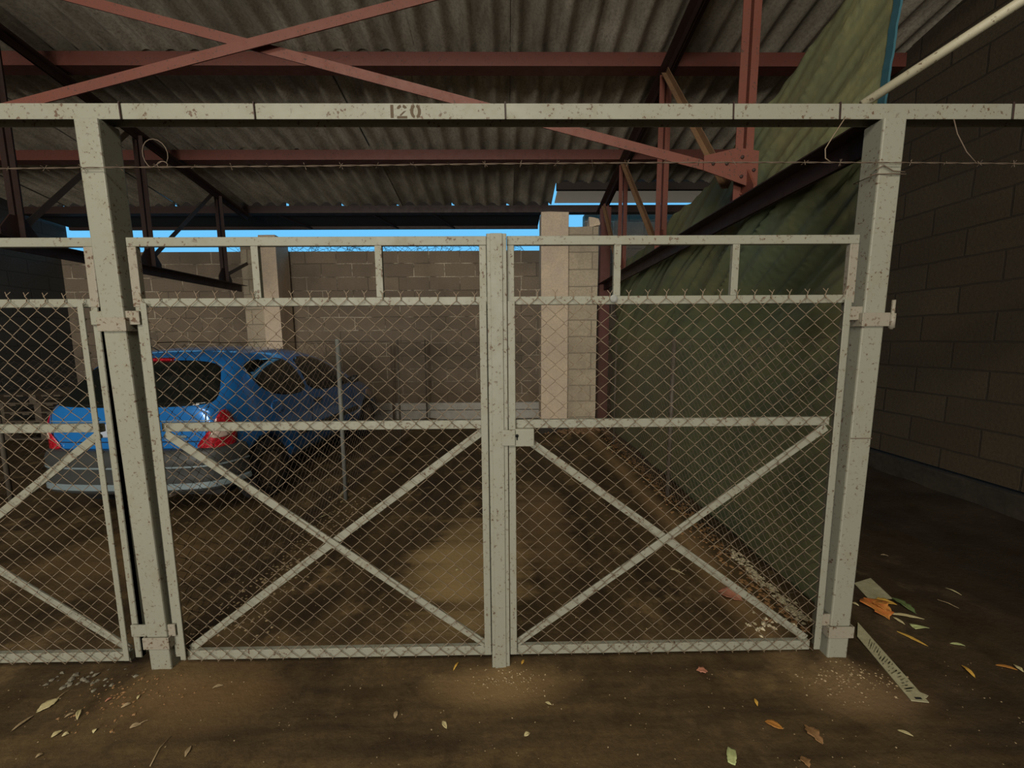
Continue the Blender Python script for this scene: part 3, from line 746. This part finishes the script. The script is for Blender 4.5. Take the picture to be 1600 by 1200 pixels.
    me = bpy.data.meshes.new_from_object(body.evaluated_get(dg)); me.name = 'body'
    bpy.data.objects.remove(body); bpy.data.objects.remove(co)
    if not me.polygons: raise RuntimeError('boolean failed')
    while len(me.materials) > 1: me.materials.pop()
    for p in me.polygons: p.material_index = 0; p.use_smooth = True
    bob = bpy.data.objects.new('body', me); COL.objects.link(bob); bob.parent = car
    bv = BVHTree.FromPolygons([v.co.copy() for v in me.vertices], [tuple(p.vertices) for p in me.polygons])
    def patch(name, poly, m, org, U, V, D, off=.004, parent=car, step=.025, th=.008):
        """2-D outline poly (u, v) projected along D on to the body"""
        org, U, V, D = Vector(org), Vector(U).normalized(), Vector(V).normalized(), Vector(D).normalized()
        out = []
        for a, b in zip(poly, poly[1:]+poly[:1]):
            k = max(1, int(hypot(b[0]-a[0], b[1]-a[1])/step)); out += [(a[0]+(b[0]-a[0])*i/k, a[1]+(b[1]-a[1])*i/k) for i in range(k)]
        pts = [Vector(p) for p in out]; ne = len(pts)
        us = [p[0] for p in poly]; vs_ = [p[1] for p in poly]
        def inside(x, y):
            c = False
            for (x1, y1), (x2, y2) in zip(poly, poly[1:]+poly[:1]):
                if (y1 > y) != (y2 > y) and x < (x2-x1)*(y-y1)/(y2-y1)+x1: c = not c
            return c
        x = min(us)+step/2
        while x < max(us):
            y = min(vs_)+step/2
            while y < max(vs_):
                if inside(x, y) and min(hypot(x-p.x, y-p.y) for p in pts[:ne]) > step*.4: pts.append(Vector((x, y)))
                y += step
            x += step
        r = delaunay_2d_cdt(pts, [(i, (i+1) % ne) for i in range(ne)], [], 1, 1e-6)
        mb = MB(); P3 = []
        for p in r[0]:
            o = org + U*p.x + V*p.y; h = bv.ray_cast(o, D)
            if h[0] is None:
                h2 = bv.find_nearest(o + D*.5); P3.append(h2[0] + h2[1]*off); continue
            nn = h[1] if h[1].dot(D) < 0 else -h[1]
            P3.append(h[0] + nn*off)
        mb.add(P3, r[2]); o = mb.build(name, m, None, smooth=True)
        # make normals face outwards
        me_ = o.data
        if sum((Vector(pg.normal).dot(D))*pg.area for pg in me_.polygons) > 0: me_.flip_normals()
        o.parent = parent; sd = o.modifiers.new('t', 'SOLIDIFY'); sd.thickness = th; sd.offset = -1
        return o
    def smoothpoly(P, it=2):
        for _ in range(it):
            Q = []
            for a, b in zip(P, P[1:]+P[:1]): Q += [(a[0]*.75+b[0]*.25, a[1]*.75+b[1]*.25), (a[0]*.25+b[0]*.75, a[1]*.25+b[1]*.75)]
            P = Q
        return P
    # rear window and hatch furniture (seen along +Y)
    RY = dict(org=(0, -1, 0), U=(1,0,0), V=(0,0,1), D=(0,1,0))
    rw = patch('rear_window', smoothpoly([(-.60,.985),(0,.975),(.60,.985),(.665,1.02),(.60,1.20),(.52,1.33),(0,1.345),(-.52,1.33),(-.60,1.20),(-.665,1.02)], 2), M['glass'], **RY)
    patch('brake_light', [(-.12,1.338),(.12,1.338),(.12,1.36),(-.12,1.36)], M['lamp'], off=.008, **RY)
    patch('tailgate_seam', smoothpoly([(-.60,.69),(.60,.69),(.635,.74),(.64,.975),(.63,.975),(.625,.745),(.595,.698),(-.595,.698),(-.625,.745),(-.63,.975),(-.64,.975),(-.635,.74)], 0), M['trim'], off=.001, **RY)
    patch('crease_highlight', [(-.66,.862),(.66,.862),(.66,.870),(-.66,.870)], M['chrome_glint'], off=.003, **RY)
    pl = patch('number_plate', [(-.26,.735),(.26,.735),(.26,.845),(-.26,.845)], M['plate'], off=.010, **RY)
    patch('plate_band', [(-.26,.735),(-.215,.735),(-.215,.845),(-.26,.845)], M['band'], off=.013, parent=pl, **RY)
    patch('badge', smoothpoly([(0,.875),(.035,.915),(0,.955),(-.035,.915)], 1), M['chrome_glint'], off=.012, **RY)
    patch('trim_badge', [(.34,.725),(.48,.725),(.48,.748),(.34,.748)], M['chrome_glint'], off=.006, **RY)
    mb = MB(); mb.tube([(-.0, .02, 1.0), (.10, .06, 1.03), (.42, .11, 1.06)], .008, 8); w = mb.build('rear_wiper', M['trim'], car, smooth=True)
    mb = MB(); mb.lathe([(.03, 0), (.03, .03), (.012, .045)], (0, .05, .995), (0,-1,.4), 16); mb.build('wiper_hub', M['trim'], w, smooth=True)
    # tail lamps round the corners
    for s in (1, -1):
        kw = dict(org=(s*1.63, -1.12, 0), U=(s*.8, .6, 0), V=(0,0,1), D=(-s*.6, .8, 0))
        # find u of the corner
        tl = patch('tail_lamp', smoothpoly([(-.17,.635),(.06,.625),(.085,.67),(.085,.80),(.045,.915),(.01,.945),(-.03,.915),(-.085,.79),(-.175,.67)], 2), M['lamp'], off=.012, **kw)
        patch('reversing_lens', smoothpoly([(-.10,.72),(.04,.715),(.05,.78),(-.07,.785)], 1), M['lampc'], off=.016, parent=tl, **kw)
    # side windows (seen along X)
    for s in (1, -1):
        kw = dict(org=(s*2, 0, 0), U=(0,1,0), V=(0,0,1), D=(-s, 0, 0))
        patch('quarter_window', smoothpoly([(.46,1.26),(.60,.985),(1.28,.925),(1.235,1.15),(1.12,1.33),(.80,1.335),(.55,1.32)], 2), M['glass'], **kw)
        patch('door_window', smoothpoly([(1.34,.925),(2.38,.905),(2.42,.94),(2.10,1.17),(1.86,1.285),(1.62,1.325),(1.24,1.335),(1.30,1.15)], 2), M['glass'], **kw)
        patch('door_seam', [(1.30,.36),(1.308,.36),(1.318,.92),(1.31,.92)], M['trim'], off=.001, **kw)
        patch('door_seam', [(2.45,.36),(2.458,.36),(2.458,.88),(2.45,.88)], M['trim'], off=.001, **kw)
        patch('door_handle', smoothpoly([(1.38,.80),(1.54,.80),(1.54,.84),(1.38,.84)], 1), M['trim'], off=.02, th=.02, **kw)
        if s == 1: patch('fuel_flap', smoothpoly([(.62,.80),(.80,.80),(.80,.93),(.62,.93)], 2), M['car'], off=.005, **kw)
        patch('side_moulding', [(1.0,.50),(2.6,.50),(2.6,.56),(1.0,.56)], M['cgrey'], off=.012, th=.014, **kw)
        mb = MB(); mb.tube([(s*.83, 2.30, .97), (s*.91, 2.30, .98), (s*.96, 2.31, .99)], [.03, .055, .045], 12); mb.build('wing_mirror', M['trim'], car, smooth=True)
    FYK = dict(org=(0, 5, 0), U=(1,0,0), V=(0,0,1), D=(0,-1,0))
    patch('windscreen', smoothpoly([(-.62,1.0),(0,.99),(.62,1.0),(.66,1.04),(.54,1.33),(0,1.36),(-.54,1.33),(-.66,1.04)], 2), M['glass'], **FYK)
    for s in (1, -1):
        kw = dict(org=(s*1.6, 4.6, 0), U=(-s*.7, .7, 0), V=(0,0,1), D=(-s*.7, -.7, 0))
        patch('headlamp', smoothpoly([(-.55,.58),(-.30,.57),(-.30,.70),(-.50,.75),(-.58,.70)], 2), M['lampc'], **kw)
    # bumpers swept round the plan outline
    def sweep(name, plan, prof, m, parent=car):
        # Catmull-Rom the plan
        P = [Vector((x, y, 0)) for x, y in plan]; F = []
        for i in range(len(P)-1):
            p0, p1, p2, p3 = P[max(i-1,0)], P[i], P[i+1], P[min(i+2, len(P)-1)]
            for k in range(8):
                u = k/8; F.append(.5*((2*p1)+(p2-p0)*u+(2*p0-5*p1+4*p2-p3)*u*u+(3*p1-p0-3*p2+p3)*u**3))
        F.append(P[-1]); mb = MB(); vs = []; c = Vector((0, sum(p.y for p in P)/len(P)+.3, 0))
        for i, p in enumerate(F):
            d = (F[min(i+1, len(F)-1)]-F[max(i-1,0)]).normalized(); nrm = Vector((d.y, -d.x, 0))
            for o, z in prof: q = p + nrm*o; vs.append((q.x, q.y, z))
        n = len(prof); fs = [(i*n+k, i*n+(k+1) % n, (i+1)*n+(k+1) % n, (i+1)*n+k) for i in range(len(F)-1) for k in range(n)]
        fs += [tuple(range(n)), tuple(range((len(F)-1)*n, len(F)*n))]
        mb.add(vs, fs); return mb.build(name, m, parent, smooth=False)
    rp = [(-.785,.24),(-.755,.13),(-.685,.03),(-.56,-.025),(-.3,-.055),(0,-.062),(.3,-.055),(.56,-.025),(.685,.03),(.755,.13),(.785,.24)]
    bmp = sweep('rear_bumper', rp, [(0,.28),(.03,.30),(.036,.42),(.030,.49),(.036,.505),(.036,.58),(.02,.625),(0,.64),(-.06,.64),(-.06,.28)], M['cgrey'])
    for p in bmp.data.polygons: p.use_smooth = True
    sweep('bumper_glint', rp, [(.034,.315),(.046,.325),(.046,.355),(.034,.37)], M['chrome_glint'], bmp)  # pale strip stands in for light reflected along the lower bumper
    sweep('bumper_strip', rp, [(.034,.495),(.040,.50),(.040,.51),(.034,.513)], M['chrome_glint'], bmp)
    fp = [(.80,3.30),(.77,3.48),(.64,3.66),(.40,3.735),(0,3.76),(-.40,3.735),(-.64,3.66),(-.77,3.48),(-.80,3.30)]
    bf = sweep('front_bumper', fp, [(0,.24),(.02,.28),(.02,.50),(0,.56),(-.10,.56),(-.10,.24)], M['cgrey'])
    # wheels
    for y in HY:
        for s in (1, -1):
            mb = MB(); mb.lathe([(.20,-.17),(.27,-.17),(.288,-.15),(.288,-.03),(.27,-.005),(.215,0),(.20,-.02)], (s*.815, y, HZ), (s,0,0), 40)
            wv = mb.build('wheel', M['black'], car, smooth=True)
            mb = MB(); mb.lathe([(.205,-.03),(.205,-.012),(.17,-.022),(.09,-.004),(.05,.0),(.045,-.008),(.0005,-.008)], (s*.815, y, HZ), (s,0,0), 40); h = mb.build('hubcap', M['alloy'], wv, smooth=True)
    mb = MB(); mb.box(-.6, .6, .2, 3.5, .17, .35); mb.build('underbody', M['trim'], car)
    mb = MB(); mb.tube([(.30, .30, .24), (.30, -.01, .25)], .022, 12); mb.build('exhaust_pipe', M['alloy'], car, smooth=True)
    mb = MB(); mb.tube([(-.2, .62, 1.40), (-.2, .45, 1.50), (-.2, .32, 1.58)], .004, 6); mb.build('aerial', M['trim'], car)
    car.location = (ox, oy, 0); car.rotation_euler = (0, 0, rz)
    return car
make_car(-3.10, 3.10, radians(-1.0))

# ------------------------------------------------------------------ litter
def leafmat(name, c1, c2): return stone(name, c1, c2, 30, .3, .7)
LM = {'cream': leafmat('cream_dry_leaf', (.66,.58,.32), (.52,.44,.22)), 'orange': leafmat('orange_leaf', (.60,.26,.04), (.42,.18,.05)), 'brown': leafmat('brown_leaf', (.34,.18,.07), (.22,.12,.05)),
      'yellow': leafmat('yellow_leaf', (.72,.46,.09), (.68,.36,.05)), 'green': leafmat('pale_green_leaf', (.55,.60,.28), (.45,.52,.22)), 'pink': leafmat('pinkish_leaf', (.58,.26,.17), (.44,.17,.10)),
      'red': leafmat('red_orange_leaf', (.66,.17,.04), (.60,.30,.06)), 'dgreen': leafmat('dark_green_leaf', (.10,.16,.05), (.16,.20,.07)), 'paper': leafmat('dirty_paper', (.50,.47,.30), (.36,.33,.20)), 'tan': leafmat('tan_leaf', (.44,.33,.19), (.30,.22,.12))}
def dry_leaf(pa, pb, w, m, label, cat='leaf', name='fallen_leaf', curl=.3, stem=False, shape='leaf', seed=0, jag=.15):
    """leaf lying on the ground between two photo points"""
    A, B = onZ(*pa), onZ(*pb); L_ = (B-A).length; d = (B-A).normalized(); q = Vector((-d.y, d.x, 0)); rnd = random.Random(seed+int(pa[0]))
    n = 10; k = 5; vs = []; c0 = (A+B)/2; base = hg(c0.x, c0.y)
    for i in range(n+1):
        u = i/n
        if shape == 'leaf': ww = w*(sin(pi*min(1, u*1.02))**.8)*(1 + jag*rnd.uniform(-1, 1))
        elif shape == 'strip': ww = w*(.8+.2*sin(pi*u)) * (1+jag*rnd.uniform(-.5,.5))
        else: ww = w*(1-u)*1.1
        for j in range(k):
            v = (j/(k-1)-.5)
            p = A + d*L_*u + q*ww*v
            z = hg(p.x, p.y) + .003 + abs(v)*ww*curl*.9 + .012*curl*sin(pi*u)*(1+nz(p.x*30, p.y*30, seed))
            vs.append(Vector((p.x, p.y, z)))
    fs = [(i*k+j, (i+1)*k+j, (i+1)*k+j+1, i*k+j+1) for i in range(n) for j in range(k-1)]
    mb = MB(); mb.add(vs, fs)
    o = mb.build(name, LM[m], smooth=True); sd = o.modifiers.new('t', 'SOLIDIFY'); sd.thickness = .0015; tag(o, label, cat, 'fallen leaves and scraps on the dirt')
    if stem:
        mb = MB(); e = B + d*L_*.5 + q*.01; mb.tube([B - d*.01 + Vector((0,0,hg(B.x, B.y)+.006)), (B+e)/2 + Vector((0,0,hg(e.x,e.y)+.008)), e + Vector((0,0,hg(e.x, e.y)+.004))], .0015, 5); mb.build('leaf_stalk', LM['tan'], o)
    return o
leaves = [
 ((57,1115),(93,1092),.045,'cream','broad cream leaf on the dirt at the bottom left, largest of its cluster',dict(stem=True, curl=.15)),
 ((17,1145),(54,1119),.014,'tan','narrow tan leaf pointing to the lower left corner beyond the broad cream leaf',{}),
 ((80,1155),(98,1144),.022,'cream','small cream leaf below the broad cream leaf, bottom left',{}),
 ((97,1153),(108,1149),.015,'cream','tiny cream scrap right beside the small cream leaf, bottom left',{}),
 ((101,1124),(117,1117),.012,'tan','thin tan leaf right of the broad cream leaf, bottom left',{}),
 ((121,1128),(127,1112),.012,'cream','upright curled cream leaf shred, bottom left',dict(curl=.8)),
 ((146,1149),(151,1142),.012,'cream','round cream speck of leaf between cream cluster and twig',{}),
 ((203,1142),(221,1136),.022,'tan','tan leaf with a long reddish stalk below the left post',dict(stem=True)),
 ((190,1113),(206,1107),.014,'tan','slim tan leaf on the dirt mound below the left post',{}),
 ((165,1103),(176,1098),.014,'pink','pinkish scrap left of the dirt mound below the left post',{}),
 ((215,1101),(220,1094),.008,'cream','tiny bright cream sliver on the mound under the left post',{}),
 ((289,1184),(299,1166),.014,'tan','dull tan leaf at the bottom edge right of the twig',{}),
 ((56,1187),(68,1181),.014,'tan','small grey tan leaf near the bottom left corner',{}),
 ((1195,1126),(1224,1137),.030,'orange','bright orange leaf at the bottom right in front of right gate leaf',{}),
 ((1256,1130),(1286,1162),.040,'brown','large ragged brown leaf at the bottom below the right post',dict(jag=.4)),
 ((1252,1180),(1265,1199),.030,'brown','crumpled brown leaf cut by the bottom edge of the view',dict(jag=.4)),
 ((1143,1169),(1143,1194),.030,'green','pale green square-ended leaf at the bottom edge',dict(curl=.2, shape='strip')),
 ((1179,1089),(1184,1101),.012,'yellow','tiny yellow leaf in front of the right gate leaf',{}),
 ((1401,988),(1450,1012),.022,'yellow','long yellow-orange leaf right of the printed strip',dict(curl=.2)),
 ((1394,966),(1414,978),.018,'cream','small cream leaf tip under the orange leaf heap',{}),
 ((1425,982),(1452,984),.035,'green','pale green triangular leaf right of the orange leaf heap',dict(shape='tri')),
 ((1484,1008),(1508,1012),.016,'green','pale green leaf lying alone right of the long yellow leaf',{}),
 ((1502,1042),(1524,1062),.020,'yellow','yellow-orange leaf near the lower right edge, pointing down right',{}),
 ((1555,1041),(1590,1049),.018,'orange','orange-brown leaf near the right edge of the view',{}),
 ((1583,1040),(1599,1052),.020,'cream','cream leaf cut by the right edge of the view',{}),
 ((1476,920),(1502,932),.012,'cream','curved cream sliver on the dark floor, upper of two slivers at right',{}),
 ((1464,939),(1498,953),.005,'tan','thin grey straw on the dark floor, lower of two slivers at right',{}),
 ((1402,1142),(1427,1152),.014,'cream','cream leaf below the printed strip at the bottom right',{}),
 ((1376,868),(1388,870),.014,'tan','small tan leaf on the dark floor right of the right post',{}),
 ((1088,1048),(1106,1050),.030,'pink','small pinkish leaf just outside the right gate leaf',dict(jag=.5)),
 ((708,1050),(717,1036),.008,'yellow','thin yellow leaf left of the foot of the centre strip',{}),
 ((815,1045),(819,1037),.010,'yellow','small yellow leaf right of the foot of the centre strip',{}),
 ((691,1127),(698,1139),.016,'cream','cream curled leaf on open dirt below the gate centre',{}),
 ((819,1153),(828,1149),.018,'cream','small pale scrap at the bottom centre',{}),
 ((852,1100),(862,1104),.010,'cream','tiny pale scrap on open dirt right of the gate centre',{}),
 ((617,1122),(620,1110),.016,'tan','dull tan scrap on open dirt left of the gate centre',{}),
 ((1048,891),(1070,900),.025,'cream','cream leaf inside the bay behind the right gate leaf',dict(shape='tri')),
 ((1122,925),(1160,945),.11,'pink','big crumpled pinkish orange leaf inside the bay by the tarpaulin',dict(curl=.5, jag=.35)),
 ((531,782),(542,768),.035,'cream','cream leaf at the foot of the divider post inside the bay',dict(curl=.6)),
 ((498,812),(516,806),.022,'cream','small cream leaf in front of the divider post',{}),
 ((712,892),(718,890),.02,'cream','tiny pale scrap inside the bay behind the left gate leaf',{}),
 ((948,706),(958,703),.05,'cream','pale scrap far inside the bay at the foot of the tarpaulin',dict(curl=.6)),
 ((332,1077),(350,1072),.012,'tan','small tan leaf on the dirt right of the left post',{}),
]
for i, (a, b, w, m_, lb, kw) in enumerate(leaves):
    dry_leaf(a, b, w, m_, lb, seed=i, **kw)
# heap of autumn leaves beside the right post: separate leaves
dry_leaf((1350,936),(1390,970),.11,'red','red-orange maple leaf in the heap beside the right post', seed=70, jag=.45, curl=.35)
dry_leaf((1362,944),(1394,962),.06,'orange','orange leaf half covered in the heap by right post', seed=75, jag=.45, curl=.6)
dry_leaf((1358,942),(1402,948),.050,'yellow','golden yellow leaf on top of the red-orange leaf by right post', seed=71, jag=.4, curl=.5)
dry_leaf((1392,936),(1432,962),.045,'dgreen','dark green leaf right of the red-orange leaf heap', seed=72, jag=.3, curl=.4)
dry_leaf((1384,960),(1444,970),.020,'cream','long pale leaf edge pointing right under the dark green leaf', seed=73)
dry_leaf((1330,943),(1342,948),.02,'cream','white scrap touching the right post', seed=74)
mb = MB()
A_, B_ = onZ(235,1199), onZ(267,1152); mid_ = (A_+B_)/2 + Vector((-.01,.006,0))
mb.tube([A_+Vector((0,0,hg(A_.x,A_.y)+.004)), mid_+Vector((0,0,hg(mid_.x,mid_.y)+.006)), B_+Vector((0,0,hg(B_.x,B_.y)+.004))], [.0022,.002,.001], 6)
tag(mb.build('twig', LM['tan'], smooth=True), 'thin pale twig at the bottom left edge', 'twig')
# flat printed strip and torn flyer
def sheet(corners, name, m, label, cat, th=.003):
    P = [onZ(*c) for c in corners]; hh = max(hg(p.x, p.y) for p in P)+.003
    mb = MB(); mb.prism([(p.x, p.y, hh) for p in P], (0,0,th)); o = mb.build(name, m); tag(o, label, cat); return o, P, hh+th
st_, P, zt_ = sheet([(1340,976),(1451,1102),(1423,1099),(1339,998)], 'plastic_strip', LM['paper'], 'long dirty pale printed strip lying right of the right post', 'strip')
rnd = random.Random(8); mb = MB(); dmk = mat('faded_print', (.13,.12,.07), .8)[0]
for k in range(20):
    u = .22 + .66*k/19; A_ = P[0].lerp(P[1], u); B_ = P[3].lerp(P[2], u); dd = (P[1]-P[0])*(.016)
    for s_ in range(2):
        a, b = sorted((rnd.uniform(.12,.85), rnd.uniform(.12,.85)))
        if b-a < .15: b = min(.88, a+.2)
        e = dd*rnd.uniform(.3, .9); p, q = A_.lerp(B_, a), A_.lerp(B_, b)
        mb.prism([(v.x, v.y, zt_) for v in (p, q, q+e, p+e)], (0, 0, .0006))
mb.build('faded_marks', dmk, st_)
mb = MB(); A_, B_ = P[0].lerp(P[1], .955), P[3].lerp(P[2], .955); p, q = A_.lerp(B_, .25), A_.lerp(B_, .65); e = (P[1]-P[0])*.02
mb.prism([(v.x, v.y, zt_) for v in (p, q, q+e, p+e)], (0,0,.0008)); mb.build('slot', M['hole'], st_)
sheet([(1431,1083),(1450,1091),(1447,1094),(1430,1088)], 'strip_scrap', LM['paper'], 'small pale splinter beside the end of the printed strip', 'scrap')
sheet([(1334,914),(1360,906),(1394,938),(1358,940)], 'paper_flyer', LM['paper'], 'dirty pale flyer lying behind the red-orange leaf by right post', 'flyer')

# fine litter: uncountable
def bits(name, pts, m, label, cat, seed, r=(.004,.012), flat=.4):
    rnd = random.Random(seed); mb = MB()
    for x, y in pts:
        s = rnd.uniform(*r); c = Vector((x, y, hg(x, y)+s*flat*.4)); n = rnd.randint(4, 6); a0 = rnd.uniform(0, 6)
        tilt = Vector((rnd.uniform(-.35,.35), rnd.uniform(-.35,.35), 1)).normalized()
        u = tilt.orthogonal().normalized(); w = tilt.cross(u)
        ring = [c + (u*cos(a0+2*pi*k/n) + w*sin(a0+2*pi*k/n))*s*rnd.uniform(.55,1.1) for k in range(n)]
        vs = ring + [c + tilt*s*flat, c - tilt*s*flat]
        mb.add(vs, [(k, (k+1) % n, n) for k in range(n)] + [((k+1) % n, k, n+1) for k in range(n)])
    tag(mb.build(name, m), label, cat, kind='stuff')
rnd = random.Random(21); g_ = rnd.gauss
bits('leaf_litter', [(1.47+g_(0,.06)+.02*(y-2), y) for y in [rnd.uniform(1.75, 6.0)**1 for _ in range(900)]], LM['brown'], 'strip of brown leaf litter along the foot of the green tarpaulin', 'litter', 1, (.006,.02))
bits('pale_rubble', [(1.57+g_(0,.022), y) for y in [rnd.uniform(1.85, 2.55) for _ in range(240)]] + [(1.34+g_(0,.08), 1.83+g_(0,.04)) for _ in range(22)], leafmat('pale_rubble', (.85,.78,.56), (.55,.45,.27)), 'pale crumbs and broken leaves at the tarpaulin foot behind the right gate leaf', 'rubble', 2, (.006,.02), .6)
bits('leaf_litter', [(-1.45+g_(0,.10), rnd.uniform(1.8, 3.6)) for _ in range(420)], LM['tan'], 'strip of tan leaf litter along the foot of the left divider fence', 'litter', 3, (.005,.014))
bits('dirt_crumbs', [(rnd.uniform(-2.2, 2.4), rnd.uniform(.9, 1.6)) for _ in range(520)], LM['tan'], 'scattered tiny crumbs over the dirt in front of the gates', 'crumbs', 4, (.0015,.004))
bits('dirt_crumbs', [(-1.62+g_(0,.12), 1.47+g_(0,.06)) for _ in range(110)], LM['brown'], 'brown crumbs on the little mound at the foot of left post', 'crumbs', 5, (.002,.008))
bits('dirt_crumbs', [(1.50+g_(0,.12), 1.50+g_(0,.04)) for _ in range(150)], LM['tan'], 'pale crumbs round the foot of the right post', 'crumbs', 6, (.002,.007))
bits('dirt_crumbs', [(-.01+g_(0,.09), 1.53+g_(0,.04)) for _ in range(110)], LM['tan'], 'crumbs round the foot of the centre cover strip', 'crumbs', 7, (.002,.006))
bits('pillar_rubble', [(1.15+g_(0,.22), 5.98+g_(0,.06)) for _ in range(200)], leafmat('brown_rubble', (.26,.15,.08), (.17,.10,.05)), 'brown rubble at the foot of the two back pillars', 'rubble', 8, (.015,.05), .7)
bits('dirt_crumbs', [(rnd.uniform(-1.4, 1.4), rnd.uniform(1.8, 5.5)) for _ in range(260)], LM['tan'], 'scattered crumbs on the floor inside the empty bay', 'crumbs', 9, (.002,.006))
# crumpled plastic and straw under the neighbouring gate
bits('plastic_scraps', [(-1.95+g_(0,.12), 1.58+g_(0,.025)) for _ in range(34)], leafmat('pale_plastic', (.26,.24,.18), (.12,.10,.07)), 'crumpled pale plastic scraps under the neighbouring gate leaf', 'scraps', 10, (.006,.018))
